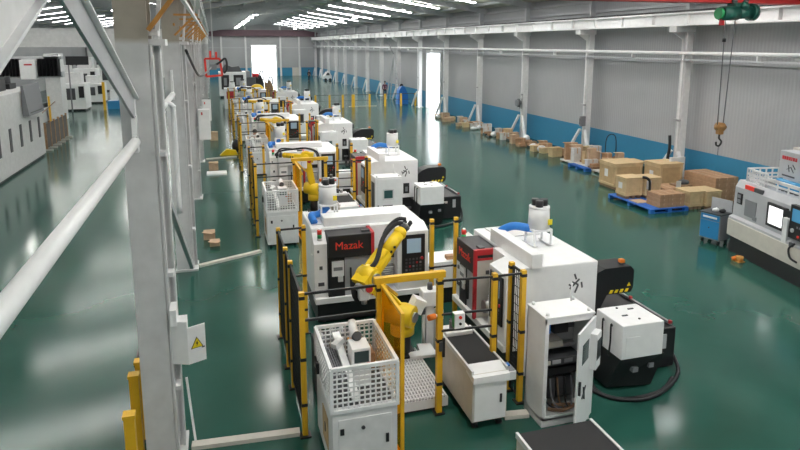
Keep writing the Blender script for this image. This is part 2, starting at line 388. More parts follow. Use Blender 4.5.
# runway beam on the middle columns, busbar and its orange brackets
mb = MB(); mb.box(-.72,-.38,BY,FY,7.2,7.25,'white'); mb.box(-.58,-.52,BY,FY,7.25,7.7,'white'); mb.box(-.72,-.38,BY,FY,7.7,7.75,'white'); single(mb, 'runway_beam', 'white crane runway beam on the left row of columns', 'crane rail', (-.55,50,7.2))
mb = MB(); mb.box(-.28,-.24,2,FY,6.02,6.06,'white'); single(mb, 'busbar', 'thin white conductor rail beside the orange brackets at left', 'rail', (-.26,50,6.02))
br = None
for k in range(14):
    y = 11.6+2.55*k if k else 8.95
    if k == 0:
        mb = MB(); mb.bar((-.72,8.15,5.76),(-.36,8.15,6.22),.05,.09,'rust_orange',(0,1,0)); mb.bar((-.74,8.15,6.2),(-.3,8.15,6.2),.05,.05,'rust_orange'); single(mb, 'rail_bracket', 'large rusty orange rail bracket at top of the near column', 'bracket', (-.7,8.15,5.7), 'orange rail brackets'); continue
    if br is None:
        mb = MB(); mb.bar((-.74,y,5.78),(-.28,y,6.22),.04,.07,'rust_orange',(0,1,0)); mb.bar((-.74,y,6.2),(-.26,y,6.2),.04,.04,'rust_orange')
        mb.bar((-.74,y-.12,6.0),(-.74,y+.12,6.0),.03,.05,'rust_orange')
        br = single(mb, 'rail_bracket', 'orange rail bracket in the row along the left columns, first behind the near one', 'bracket', (-.7,y,5.5), 'orange rail brackets')
    else:
        c = br.copy(); C.objects.link(c); c.location = (-.7,y,5.5)
        c['label'] = 'orange rail bracket in the row along the left columns, %s behind the near one' % ordn(k-1)
# warning sign box on the near column
e = thing('sign_box', 'white sheet box with yellow warning triangle on the near column', 'electric box', (-.5,8.3,1.4))
mb = MB(); mb.prism([(-.70,8.28),(-.5,8.20),(-.5,8.45),(-.70,8.45)],'z',1.42,2.02,'white'); mb.box(-.70,-.62,8.2,8.5,1.98,2.2,'white'); mb.build('back_box', e)
mb = MB(); mb.prism([(-.5,8.20),(-.28,8.30),(-.28,8.33),(-.5,8.23)],'z',1.42,1.93,'white'); cover = mb.build('cover', e)
T = Matrix.Translation((-.39,8.245,1.70)) @ Matrix.Rotation(math.radians(24.4),4,'Z')
mb = MB(); mb.prism([(-.085,-.07),(.085,-.07),(0,.085)],'y',-.008,-.004,'black'); mb.prism([(-.07,-.062),(.07,-.062),(0,.067)],'y',-.012,-.008,'yellow_sign')
mb.prism([(.008,.035),(-.018,-.008),(-.002,-.008),(-.012,-.045),(.018,.002),(.002,.002)],'y',-.015,-.012,'black'); mb.rot(T)
mb.build('warning_triangle', cover, 'yellow and black triangle')
mb = MB(); mb.box(.065,.105,-.010,-.004,-.09,-.075,'black'); mb.rot(T); mb.build('lock', cover)
# hanging reel and cable on a far column
mb = MB(); mb.tube([(-.6,16.0,5.45),(-.45,20,4.7),(-.3,24,4.55),(-.1,28.5,4.6)],.035,'black'); single(mb, 'power_cable', 'black cable sagging from second column to red frame', 'cable', (-.6,16,5.4))
e = thing('cable_reel', 'red square frame with black cable hanging beside the left columns', 'cable reel', (.0,30,4.1))
mb = MB()
for a, b in (((-.35,30,4.95),(.3,30,4.95)),((.3,30,4.95),(.38,30,4.2)),((.38,30,4.2),(-.32,30,4.15)),((-.32,30,4.15),(-.35,30,4.95)),((-.1,30,4.95),(-.1,30,5.3)),((.15,30,4.95),(.15,30,5.25))): mb.bar(a,b,.09,.09,'red_letters')
mb.build('frame', e)
mb = MB(); mb.tube([(-.05,29.95,4.6),(.25,29.95,4.75),(.55,29.95,4.95),(.6,29.95,4.5),(.45,29.95,4.3)],.05,'black'); mb.box(-.15,.15,29.9,30.1,4.45,4.7,'grey'); mb.build('cable_loop', e)
mb = MB(); mb.bar((0.02,30,5.1),(0.02,30,7.9),.05,.05,'white_dull'); mb.build('hanger', e)
# guard posts at foot of near column
def bollards():
    for i, (x, y, lab) in enumerate(((-1.18,7.57,'yellow square post with cap, nearest the bottom left corner'),(-1.235,8.55,'yellow square post with cap beside foot of near column'),(-1.20,8.93,'yellow square post partly behind the near column'))):
        e = thing('guard_post', lab, 'post', (x,y,0), group='yellow guard posts at the near column')
        mb = MB(); mb.box(x-.06,x+.06,y-.06,y+.06,0,1.18,'yellow'); mb.build('post', e)
        mb = MB(); mb.box(x-.072,x+.072,y-.072,y+.072,1.18,1.22,'yellow'); mb.build('cap', e)
        mb = MB(); mb.box(x-.09,x+.075,y-.1,y+.1,0,.02,'black'); mb.build('base_plate', e)
bollards()
mb = MB()
for y0, y1 in ((8.98,10.6),):
    for z in (.15,.55,1.1): mb.bar((-1.27,y0,z),(-1.27,y1,z),.03,.03,'black')
    k = y0+.05
    while k < y1-.02: mb.bar((-1.27,k,.15),(-1.27,k,1.1),.012,.012,'black'); k += .06
single(mb, 'mesh_panel', 'black wire mesh panel behind yellow posts at left column', 'fence', (-1.27,9.5,0))
mb = MB(); mb.bar((-.5,8.6,0.02),(-.58,8.75,.95),.03,.04,'white'); single(mb, 'loose_strip', 'thin white strip leaning against foot of the near column', 'strip', (-.5,8.6,0))
# cable ducts on the floor
for (a, b, lab) in (((-.55,8.52),(.95,8.42),'grey floor cable duct from near column to the nearest cell'),((-.6,16.15),(1.0,16.9),'grey floor cable duct from second left column to a cell'),((-.55,31.9),(.9,32.2),'white floor cable duct from fourth left column'),((3.98,7.95),(4.36,7.9),'grey floor duct between belt loader and open cabinet')):
    mb = MB(); mb.bar((a[0],a[1],.03),(b[0],b[1],.03),.14,.06,'beige_white'); single(mb, 'cable_duct', lab, 'cable duct', (a[0],a[1],0))
# boxes by columns
for (x, y, s, z, lab) in ((-.35,18.6,.32,.22,'open brown carton on floor beside second left column'),(-.2,17.9,.28,.14,'low flattened carton on floor by second left column'),(-.2,29.2,.4,.35,'brown carton on white board by third left column'),(-.15,38.5,.45,.5,'stack of pale cartons beside fourth left column')):
    e = thing('carton', lab, 'box', (x,y,.0), rz=0)
    mb = MB(); mb.box(x-s/2,x+s/2,y-s/2,y+s/2,0,z,'card_light'); mb.build('body', e)
    mb = MB(); mb.bar((x-s/2,y-s*.3,z+.02),(x+s*.4,y-s*.75,z+.0),.22,.01,'card_light'); mb.build('flap', e)
mb = MB(); mb.box(-.5,.35,27.9,28.6,0,.06,'white'); single(mb, 'white_board', 'flat white board on floor beside the left columns', 'board', (-.1,28.2,0))
for (y, z0, z1, lab) in ((23.9,2.2,3.3,'white switch box on the third left column'),(31.5,2.0,3.0,'white switch box on the fourth left column')):
    mb = MB(); mb.box(-.6,-.2,y-.4,y-.1,z0,z1,'white',.02); mb.box(-.5,-.45,y-.41,y-.4,z1-.2,z1-.1,'red'); single(mb, 'switch_box', lab, 'electric box', (-.4,y,z0))
e = thing('yellow_barrier', 'yellow black cable guard on the floor of the left aisle', 'barrier', (.5,33,0))
mb = MB(); mb.prism([(.1,0),(1.0,0),(.9,.22),(.45,.3)],'y',32.9,33.2,'yellow_robot'); mb.build('guard', e)
mb = MB(); mb.ball((1.02,33.6,.35),.3,'black',(1,1,1.15)); single(mb, 'black_bag', 'black bundle beside the yellow floor guard in the aisle', 'bag', (1.02,33.6,0))
# ---------------------------------------------------------------- robot cells
CY0 = 8.35; PITCHY = 10.0
CELL = ['in the nearest cell', 'in the second cell', 'in the third cell', 'in the fourth cell', 'in the farthest cell']
protos = []           # (root, label with {c}, cells)
def cell(name, label, cat, o, cells=(0,1,2,3,4), rz=0., group=None, loc=None):
    b = loc or o
    e = thing(name, label.replace('{c}', CELL[cells[0]]), cat, o, rz, group or cat+'s in the robot cells', (b[0], b[1]+CY0+PITCHY*cells[0], b[2]))
    protos.append((e, label, cells)); return e
def spread():
    for e, label, cells in protos:
        for k in cells[1:]:
            c = copy_tree(e); c.location = e.location+Vector((0, PITCHY*(k-cells[0]), 0)); c['label'] = label.replace('{c}', CELL[k])

# --- lathe: u to its right, d into it
def lathe(label, loc, rz, cells=(0,1,2,3,4), dark=True, rb=(.80,2.43,.40,.60,2.2)):
    hm = 'black' if dark else 'white_dull'
    e = cell('lathe', label, 'lathe', (0,0,0), cells, rz=rz, loc=loc, group='white turning machines')
    mb = MB(); mb.box(.06,2.3,.14,1.5,.06,.55,'black')
    for u in (.2,1.2,2.15): mb.cyl((u,.3,0),(u,.3,.06),.06,'grey_dark'); mb.cyl((u,1.3,0),(u,1.3,.06),.06,'grey_dark')
    mb.build('base', e)
    mb = MB(); mb.box(0,2.35,-.04,.27,.5,.62,'white',.012); mb.build('chip_tray', e)
    mb = MB(); mb.box(0,2.35,.40,1.71,.56,1.95,'white',.02); mb.box(0,2.35,.28,.42,.56,1.42,'white'); mb.box(1.2,2.35,.28,.42,1.42,1.95,'white'); mb.box(1.95,2.352,.32,1.69,.02,.57,'white',.01)
    mb.prism([(.05,.62),(.28,.62),(.28,1.9),(.05,1.72)],'x',0,.26,'white'); mb.build('body', e)
    mb = MB(); mb.box(*rb[:4],1.95,rb[4],'white',.01); mb.build('roof_box', e)
    for q in ((.06,.10,1.55,1.6),(.1,.16,1.2,1.27),(.07,.19,.86,.93)):
        mb = MB(); mb.box(q[0],q[1],.03,.052,q[2],q[3],'grey_dark'); mb.build('switch', e)
    mb = MB(); mb.box(.27,1.18,-.06,.40,1.44,1.9,hm,.01); mb.build('header', e)
    hd = e.children[-1]
    if dark: letters('Mazak', .225, 'lettering', hd, 'red_letters', Matrix.Translation((.68,-.066,1.68)) @ Matrix.Rotation(PI/2,4,'X'))
    mb = MB(); mb.box(.27,.60,.01,.2,.62,1.44,hm); mb.build('door_jamb', e)
    mb = MB(); mb.box(.34,.58,-.02,.01,1.05,1.36,'white'); mb.box(.37,.55,-.025,-.02,1.17,1.24,'grey'); mb.box(.46,.56,-.02,.01,.93,1.04,'white_dull'); mb.build('notice_plate', e)
    mb = MB(); mb.box(.60,1.13,.03,.12,.62,1.44,'grey_light'); mb.bar((.72,0.0,.8),(.72,0.0,1.2),.03,.03,'black'); mb.build('door', e)
    mb = MB(); mb.box(1.13,1.19,-.08,-.02,.6,1.92,'red'); mb.box(1.13,1.195,-.02,.50,1.82,1.925,'red'); mb.box(1.13,1.197,-.02,.50,1.72,1.76,'red'); mb.box(.96,1.13,.05,.15,1.9,1.94,'grey_dark')
    mb.build('red_trim', e, 'dark red trim')
    mb = MB(); mb.box(1.14,1.185,-.02,.62,.62,1.72,'beige_white'); mb.box(1.185,1.2,.15,.3,1.45,1.52,'grey_dark'); mb.box(1.185,1.2,.42,.5,1.3,1.34,'grey_dark'); mb.cyl((1.185,.33,1.0),(1.25,.33,1.0),.12,'white_dull'); mb.cyl((1.25,.33,1.0),(1.27,.33,1.0),.05,'grey_dark'); mb.build('side_panel', e)
    mb = MB(); mb.box(1.22,1.68,.22,.29,1.25,1.37,'black'); mb.box(1.22,1.68,.2,.29,.8,1.1,'grey')
    for k in range(6): mb.box(1.24,1.66,.18,.2,.82+.045*k,.84+.045*k,'white_dull')
    mb.cyl((1.35,.05,.9),(1.35,.25,.9),.12,'steel'); mb.build('spindle_bay', e)
    mb = MB(); mb.prism([(-.01,.62),(.28,.62),(.28,1.95),(-.01,1.84)],'x',1.69,2.35,'white'); mb.build('control_housing', e)
    mb = MB(); mb.box(1.78,2.27,-.045,-.012,.92,1.78,'black',.008); mb.build('control_panel', e)
    cp = e.children[-1]
    mb = MB(); mb.box(1.88,2.18,-.052,-.045,1.40,1.70,'screen'); mb.build('screen', cp)
    mb = MB()
    for i in range(5):
        for j in range(4): mb.box(1.85+.075*i,1.89+.075*i,-.055,-.045,1.02+.075*j,1.06+.075*j,['grey','grey_dark','grey_dark','grey_dark','red','grey_dark','grey_dark'][(i*3+j)%7])
    mb.cyl((2.2,-.045,1.28),(2.2,-.075,1.28),.03,'red'); mb.build('keys', cp)
    mb = MB(); mb.cyl((.13,.14,1.78),(.13,.14,1.82),.05,'white_dull'); mb.cyl((.13,.14,1.82),(.13,.14,1.90),.045,'green_light'); mb.cyl((.13,.14,1.90),(.13,.14,1.99),.045,'red_letters'); mb.cyl((.13,.14,1.99),(.13,.14,2.02),.03,'white'); mb.build('signal_lamp', e)
    # right end: cut-outs and a line-drawn mark
    mb = MB(); mb.box(2.35,2.36,1.14,1.68,.10,.78,'white',.004); mb.box(2.36,2.365,1.19,1.63,.15,.73,'black',.002); mb.box(2.365,2.40,1.28,1.54,.35,.42,'steel'); mb.box(2.35,2.36,.98,1.06,.2,.75,'black'); mb.build('hatch', e)
    mb = MB(); mb.box(2.35,2.36,1.22,1.42,.86,1.2,'black_matte',.004); mb.box(2.36,2.38,1.28,1.36,.93,1.08,'grey'); mb.build('port', e)
    mb = MB()
    for (a, b) in (((1.22,1.62),(1.34,1.56)),((1.34,1.56),(1.28,1.42)),((1.18,1.50),(1.36,1.66)),((1.30,1.66),(1.26,1.76)),((1.40,1.60),(1.42,1.50)),((1.16,1.58),(1.22,1.54))): mb.bar((2.352,a[0],a[1]),(2.352,b[0],b[1]),.012,.03,'grey_dark')
    mb.build('marking', e)
    mb = MB(); mb.box(.05,.72,.62,1.5,1.951,1.97,'white_dull'); mb.build('roof_plate', e)
    return e
lathe('white lathe with black header facing the camera, {c}', (1.72,3.45,0), 0, (0,), True, (.27,1.9,.45,.85,2.13))
lathe('white lathe with pale header facing the camera, {c}', (1.72,3.45,0), 0, (1,2,3,4), False, (.27,1.9,.45,.85,2.13))
lathe('white lathe turned sideways with its plain end toward the camera, {c}', (4.45,2.93,0), -PI/2)

# --- oil mist collectors
def mist(label, x, y, hose):
    e = cell('mist_collector', label, 'mist collector', (x,y,1.975), group='mist collectors on the lathes')
    mb = MB()
    for sx in (-1,1):
        for sy in (-1,1): mb.bar((x+sx*.17,y+sy*.17,1.975),(x+sx*.17,y+sy*.17,2.27),.035,.035,'white')
        mb.bar((x+sx*.17,y-.17,2.25),(x+sx*.17,y+.17,2.25),.04,.04,'white'); mb.bar((x-.17,y+sx*.17,2.25),(x+.17,y+sx*.17,2.25),.04,.04,'white')
        mb.box(x+sx*.17-.05,x+sx*.17+.05,y-.22,y+.22,1.975,1.985,'white')
    mb.build('stand', e)
    mb = MB(); mb.cyl((x,y,2.27),(x,y,2.66),.20,'white_dull',r1=.185,seg=20); mb.cyl((x,y,2.64),(x,y,2.68),.19,'white',seg=20); mb.box(x+.08,x+.16,y-.21,y-.19,2.36,2.46,'yellow_sign'); mb.build('drum', e)
    mb = MB()
    for a in (0,2.1,4.2): mb.cyl((x+.09*math.cos(a),y+.09*math.sin(a),2.68),(x+.09*math.cos(a),y+.09*math.sin(a),2.80),.07,'black')
    mb.build('motor', e)
    mb = MB(); mb.tube(hose,.075,'blue',seg=10)
    mb.build('hose', e, 'blue hose')
mist('round white mist collector with blue hose, on the camera-facing lathe {c}', 2.2, 4.6, [(2.2,4.6,2.2),(2.05,4.58,2.07),(1.9,4.45,2.07),(1.80,4.28,2.1),(1.83,4.1,2.0)])
mist('round white mist collector with blue hose, on the sideways lathe {c}', 5.62, 1.7, [(5.62,1.7,2.24),(5.42,1.76,2.26),(5.2,1.9,2.27),(5.02,2.02,2.16),(4.96,2.06,2.02)])

# --- fences
def post(e, x, y, h=2.2, w=.075, nm='post'):
    mb = MB(); mb.box(x-w/2,x+w/2,y-w/2,y+w/2,.02,h,'yellow'); p = mb.build(nm, e)
    mb = MB(); mb.box(x-.08,x+.08,y-.08,y+.08,0,.025,'black'); mb.build('base_plate', p)
    for z in (.5,1.2,2.12):
        mb = MB(); mb.box(x-w/2-.004,x+w/2+.004,y-w/2-.004,y+w/2+.004,z-.025,z+.025,'black'); mb.build('clamp', p)
def panel(e, a, b, z0=.15, z1=2.15, pitch=.05, mesh=True):
    mb = MB(); a = Vector((*a,0)); b = Vector((*b,0)); L = (b-a).length; d = (b-a)/L; a = a+d*.05; b = b-d*.05; L -= .1
    Z = lambda p, z: (p.x,p.y,z)
    for z in (z0,z1): mb.bar(Z(a,z),Z(b,z),.03,.03,'black_mesh')
    for p in (a+d*.015,b-d*.015): mb.bar(Z(p,z0),Z(p,z1),.03,.03,'black_mesh')
    if mesh:
        n = max(2,int(L/pitch))
        for k in range(1,n): p = a+d*(L*k/n); mb.bar(Z(p,z0),Z(p,z1),.01,.01,'black_mesh')
        n = int((z1-z0)/.14)
        for k in range(1,n): mb.bar(Z(a,z0+(z1-z0)*k/n),Z(b,z0+(z1-z0)*k/n),.008,.008,'black_mesh')
    mb.build('mesh_panel' if mesh else 'rail_frame', e)
e = cell('safety_fence', 'yellow post fence with black mesh along the left side {c}', 'fence', (1.02,0,0))
P = [(1.02,0),(1.02,1.35),(1.02,2.05),(1.02,3.25)]
for p in P: post(e, *p)
for a, b in zip(P, P[1:]): panel(e, a, b)
post(e, 1.5, 3.3)
for z in (2.15,1.2):
    mb = MB(); mb.bar((1.02,3.27,z),(1.5,3.3,z),.035,.035,'black'); mb.build('rail', e)
for z in (2.17,1.78):
    mb = MB(); mb.bar((1.02,0,z),(2.12,.02,z),.035,.035,'black'); mb.build('rail', e)
e = cell('gate_frame', 'yellow gateway with high crossbar at front {c}', 'gate', (2.6,0,0))
post(e, 2.14, .0, 2.2, .085); post(e, 3.07, 0, 2.2, .085)
mb = MB(); mb.box(2.06,3.15,-.045,.045,2.2,2.30,'yellow',.008); mb.build('crossbar', e)
mb = MB(); mb.box(3.10,3.14,-.07,-.04,.95,1.25,'black'); mb.box(3.05,3.10,-.08,-.04,1.05,1.2,'grey_dark'); mb.build('latch', e)
mb = MB(); mb.cyl((2.99,-.02,1.6),(2.88,-.05,1.6),.045,'orange'); mb.cyl((3.03,0,1.6),(2.99,-.02,1.6),.02,'white'); mb.build('signal_knob', e, 'orange knob')
e = cell('yellow_screen', 'see-through yellow screen beside the wire basket {c}', 'screen', (2.19,-.5,0), (0,1,2))
mb = MB(); mb.bar((2.2,-.97,.0),(2.2,-.97,2.16),.045,.045,'yellow'); mb.bar((2.17,-.06,.02),(2.17,-.06,2.2),.03,.03,'yellow'); mb.bar((2.17,-.06,2.19),(2.2,-.97,2.14),.04,.04,'yellow',); mb.bar((2.17,-.06,.08),(2.2,-.97,.08),.04,.04,'yellow'); mb.build('frame', e)
mb = MB(); mb.hexa([(2.16,-.08,.1),(2.19,-.95,.1),(2.195,-.95,.1),(2.165,-.08,.1),(2.16,-.08,2.17),(2.19,-.95,2.12),(2.195,-.95,2.12),(2.165,-.08,2.17)],'yellow_clear'); mb.build('pane', e)
mb = MB(); mb.bar((2.19,-.06,2.2),(2.42,.35,1.72),.04,.05,'yellow'); mb.bar((2.19,-.02,2.2),(2.55,.5,1.78),.03,.04,'yellow'); mb.build('stay', e)
e = cell('safety_fence', 'yellow post fence with black rails right of the gateway {c}', 'fence', (3.9,0,0))
for p in ((3.92,-.08),(4.4,-.08),(4.39,.3)): post(e, *p)
panel(e, (4.4,-.08), (4.39,.3), .1, 2.15, .05)
for z in (2.15,1.62,1.36):
    mb = MB(); mb.bar((3.09,-.03,z),(3.92,-.08,z),.03,.03,'black'); mb.build('rail', e)
mb = MB(); mb.bar((3.92,-.08,2.15),(4.4,-.08,2.15),.03,.03,'black'); mb.build('rail', e)
mb = MB(); mb.box(3.95,4.0,-.06,.0,.9,2.1,'black'); mb.build('rail_frame', e)
e = cell('safety_fence', 'pair of yellow posts behind the camera-facing lathe corner {c}', 'fence', (4.25,3.0,0))
post(e, 3.99, 3.0); post(e, 4.5, 3.0)
mb = MB(); mb.bar((3.99,3,1.2),(4.5,3,1.2),.03,.03,'black'); mb.build('rail', e)
e = cell('control_pendant', 'small white button box hung on the fence rail {c}', 'control box', (3.33,-.06,1.45), (0,1))
mb = MB(); mb.box(3.25,3.42,-.16,-.05,1.42,1.66,'white',.01); mb.build('box', e)
mb = MB(); mb.box(3.248,3.25,-.15,-.06,1.43,1.65,'green_light'); mb.cyl((3.34,-.16,1.6),(3.34,-.18,1.6),.025,'red_letters'); mb.cyl((3.34,-.16,1.5),(3.34,-.18,1.5),.02,'black'); mb.build('buttons', e)

# --- basket drawer machine
e = cell('basket_machine', 'white parts drawer with wire basket top {c}', 'basket machine', (1.65,-.5,0))
X0, X1, Y0, Y1, ZM, ZT = 1.22, 2.08, -1.15, .10, 1.0, 1.6
mb = MB(); mb.box(X0,X1,Y0,Y1,.08,ZM,'white_dull',.01); mb.build('body', e)
mb = MB(); mb.box(X0+.08,X1-.08,Y0-.012,Y0,.16,.9,'white_dull',.004); mb.box(X0+.1,X0+.15,Y0-.03,Y0-.012,.7,.78,'black'); mb.box(X1-.16,X1-.12,Y0-.03,Y0-.012,.5,.62,'black'); mb.cyl((1.62,Y0-.012,.76),(1.62,Y0-.03,.76),.025,'grey_dark'); mb.build('door', e)
mb = MB(); mb.box(X0-.012,X0,-.85,-.45,.3,.75,'ply'); mb.box(X0-.02,X0-.012,-.7,-.65,.48,.6,'black'); mb.build('side_door', e)
mb = MB()
for x in (X0+.1,X1-.1):
    for y in (Y0+.1,Y1-.1): mb.cyl((x,y,0),(x,y,.08),.04,'black')
mb.build('feet', e)
mb = MB(); w = .045
for (x, y) in ((X0,Y0),(X1,Y0),(X0,Y1),(X1,Y1)): mb.box(x-w/2,x+w/2,y-w/2,y+w/2,ZM,ZT,'white')
for z in (ZM+.02,ZT): 
    for y in (Y0,Y1): mb.bar((X0,y,z),(X1,y,z),w,w,'white')
    for x in (X0,X1): mb.bar((x,Y0,z),(x,Y1,z),w,w,'white')
mb.build('basket_rim', e)
def grille(face):
    mb = MB()
    if face in 'fb':
        y = Y0 if face == 'f' else Y1; n = 12
        for k in range(1,n): x = X0+(X1-X0)*k/n; mb.box(x-.010,x+.010,y-.005,y+.005,ZM,ZT,'white')
        for k in range(1,9): z = ZM+(ZT-ZM)*k/9; mb.box(X0,X1,y-.005,y+.005,z-.010,z+.010,'white')
    else:
        x = X0 if face == 'l' else X1; n = 14
        for k in range(1,n): y = Y0+(Y1-Y0)*k/n; mb.box(x-.005,x+.005,y-.008,y+.008,ZM,ZT,'white')
        for k in range(1,8): z = ZM+(ZT-ZM)*k/8; mb.box(x-.005,x+.005,Y0,Y1,z-.008,z+.008,'white')
    mb.build('grille', e)
for f in 'fblr': grille(f)
mb = MB(); mb.box(1.60,1.86,-.62,-.30,1.02,1.56,'white',.01); mb.box(1.63,1.83,-.628,-.62,1.36,1.52,'screen_dark'); mb.cyl((1.73,-.30,1.52),(1.73,.02,1.66),.06,'white'); mb.cyl((1.73,-.36,1.62),(1.73,-.28,1.56),.065,'black'); mb.box(1.80,1.85,-.64,-.62,1.30,1.35,'red'); mb.build('sorter_head', e)
mb = MB(); mb.bar((1.50,.05,1.5),(1.56,-1.05,1.08),.1,.06,'white'); mb.bar((1.42,-.25,1.45),(1.55,-.15,1.5),.1,.08,'white'); mb.build('chute', e)
mb = MB()
for k in range(7): x = 1.27+.035*k; mb.box(x,x+.016,-.85,.02,1.02,1.36-.012*k,'grey')
mb.build('rails', e)
mb = MB(); mb.box(1.25,2.05,-1.1,.05,1.01,1.03,'grey_dark'); mb.box(1.9,2.0,-.3,0,1.03,1.3,'card'); mb.build('tray', e)
mb = MB(); mb.cyl((X0-.03,-.12,1.22),(X0-.05,-.12,1.22),.06,'black'); mb.box(X0-.06,X0-.02,-.3,-.2,1.1,1.25,'black'); mb.build('side_switch', e)

# --- deck, robot, stations
e = cell('grid_deck', 'low white grid deck on the floor behind the gateway {c}', 'deck', (2.8,.9,0), (0,1))
mb = MB(); mb.box(2.24,3.25,.08,1.7,.05,.19,'grey'); mb.box(2.24,3.25,.075,.08,.05,.2,'white'); mb.box(3.25,3.255,.075,1.7,.05,.2,'white'); mb.box(2.3,3.2,.12,1.65,0,.05,'black'); mb.build('frame', e)
mb = MB()
for k in range(20): x = 2.26+.05*k; mb.box(x,x+.022,.08,1.69,.2,.23,'white')
for k in range(16): y = .12+.1*k; mb.box(2.25,3.24,y,y+.025,.19,.222,'white')
mb.build('grating', e)
e = cell('white_plate', 'white L shaped plate lying beside the robot foot {c}', 'plate', (3.2,1.6,.23), (0,1))
mb = MB(); mb.prism([(3.02,1.28),(3.50,1.26),(3.52,1.70),(3.27,1.72),(3.25,1.48),(3.03,1.46)],'z',.232,.28,'white'); mb.build('plate', e)
def robot(cells, label, elbow, wrist, cable, k=1.):
    e = cell('robot_arm', label, 'robot', (2.95,1.55,.232), cells, group='yellow robot arms')
    b = Vector((2.95,1.55,0))
    mb = MB(); mb.cyl((b.x,b.y,.232),(b.x,b.y,.62),.15,'black'); mb.box(b.x-.22,b.x+.22,b.y-.22,b.y+.22,.232,.27,'black'); mb.build('pedestal', e)
    j2 = Vector((b.x-.05,b.y-.05,1.02))
    mb = MB(); mb.cyl((b.x,b.y,.62),(b.x,b.y,.82),.21,'yellow_robot',seg=20); mb.ball((b.x,b.y,.95),.26,'yellow_robot',(1.05,1.0,.8),18); mb.cyl((j2.x+.18,j2.y-.2,1.0),(j2.x-.2,j2.y+.12,1.02),.19,'yellow_robot',seg=18); mb.cyl((j2.x+.18,j2.y-.2,1.0),(j2.x+.205,j2.y-.23,1.0),.09,'steel'); mb.box(b.x-.3,b.x-.05,b.y+.05,b.y+.3,.85,1.15,'yellow_robot',.04); mb.build('turret', e)
    el = Vector(elbow); wr = Vector(wrist)
    mb = MB(); d = (el-j2); mb.bar(j2-d*.05,el,.17,.24,'yellow_robot'); mb.bar(j2+d*.15,j2+d*.85,.21,.13,'yellow_robot'); mb.build('lower_arm', e)
    f = (wr-el).normalized(); s = f.cross(Vector((0,0,1))).normalized()
    mb = MB(); mb.cyl(el-s*.16,el+s*.16,.17,'yellow_robot',seg=18); mb.ball(el+f*.02,.2,'yellow_robot'); mb.cyl(el+s*.16,el+s*.2,.1,'steel'); mb.bar(el-f*.22,el+f*.12,.30,.30,'yellow_robot'); mb.cyl(el-f*.22,el-f*.28,.1,'grey_light'); mb.box(el.x-.2,el.x-.02,el.y-.2,el.y-.05,el.z-.34,el.z-.1,'white_dull',.02); mb.cyl((el.x-.1,el.y-.12,el.z-.34),(el.x-.1,el.y-.12,el.z-.42),.05,'steel'); mb.cyl(el-f*.05+Vector((0,-.19,-.1)),el-f*.05+Vector((0,-.22,-.1)),.06,'red'); mb.build('elbow', e)
    L = (wr-el).length
    mb = MB(); mb.cyl(el+f*.08,el+f*L*.55,.135*k,'yellow_robot',r1=.115*k,seg=18); mb.cyl(el+f*L*.52,wr-f*.05,.12*k,'yellow_robot',r1=.11*k,seg=18); mb.ball(wr-f*.05,.125*k,'yellow_robot'); mb.bar(el+f*L*.15-s*.02,el+f*L*.5-s*.02,.25*k,.2*k,'yellow_robot')
    for t in (.62,.72): mb.box(*[c for q in [(el+f*L*t+Vector((0,-.13,-.02)))] for c in (q.x-.02,q.x+.02,q.y-.03,q.y,q.z-.02,q.z+.02)],'black')
    mb.build('forearm', e)
    mb = MB(); t = wr+f*.06; mb.cyl(t-f*.02,t+f*.06,.09,'grey_dark',seg=14); mb.cyl(t+f*.06,t+f*.08,.1,'steel'); mb.bar(t+f*.06-s*.06,t+f*.2-s*.06,.04,.07,'black'); mb.bar(t+f*.06+s*.06,t+f*.2+s*.06,.04,.07,'black'); mb.build('gripper', e)
    mb = MB(); mb.tube([wr+Vector(c) for c in cable[0]]+[el+Vector(c) for c in cable[1]],.042*k,'black_matte',seg=8); mb.tube([wr+Vector(c)+Vector((.05,.08,.06)) for c in cable[0]]+[el+Vector(c)+Vector((.06,.1,-.02)) for c in cable[1]],.035*k,'black_matte',seg=8); mb.build('cable_pack', e, 'black cables')
robot((0,), 'yellow robot arm reaching up across the lathe {c}', (2.35,1.58,1.70), (3.10,2.13,2.28),
      [[(.08,.06,.12),(-.10,.06,.12),(-.36,-.1,-.06)],[(.14,.02,.24),(-.12,-.02,.06),(-.24,0,-.08),(-.26,-.05,-.26),(-.18,0,-.42)]])
robot((1,2,3,4), 'yellow robot arm bent flat toward the left {c}', (2.72,1.5,2.05), (2.0,1.65,2.12),
      [[(-.20,-.05,-.08),(-.20,-.02,.06),(-.05,0,.14)],[(-.4,0,.27),(0,0,.28),(.30,.02,.14),(.38,.05,-.15)]], .72)
e = cell('flip_station', 'white part turning station on a slim post {c}', 'turning station', (3.55,1.85,0), (0,1))
mb = MB(); mb.box(3.38,3.7,1.75,2.0,0,.06,'white'); mb.box(3.48,3.62,1.80,1.95,.06,.95,'white'); mb.cyl((3.44,1.85,.06),(3.44,1.85,.95),.03,'white_dull'); mb.cyl((3.67,1.85,.06),(3.67,1.85,.85),.03,'white_dull'); mb.build('post', e)
mb = MB(); mb.box(3.40,3.72,1.72,2.0,.95,1.24,'white',.015); mb.cyl((3.56,1.85,1.24),(3.56,1.85,1.36),.05,'grey_dark'); mb.box(3.62,3.74,1.62,1.74,.74,.92,'white'); mb.cyl((3.68,1.62,.84),(3.68,1.59,.84),.03,'black'); mb.build('head', e)
mb = MB(); mb.box(-.11,.11,-.12,.12,-.13,.13,'white',.01); mb.rot(Matrix.Translation((3.28,1.75,1.02)) @ Matrix.Rotation(.45,4,'Y')); mb.cyl((3.32,1.8,.86),(3.44,1.8,.86),.07,'grey_dark'); mb.build('clamp', e)
e = cell('tooling_rail', 'dark rail of steel grippers in front of the lathe {c}', 'tooling rail', (2.2,1.2,0), (0,1))
mb = MB(); mb.box(1.35,2.15,.9,1.5,0,.85,'black'); mb.build('bench', e)
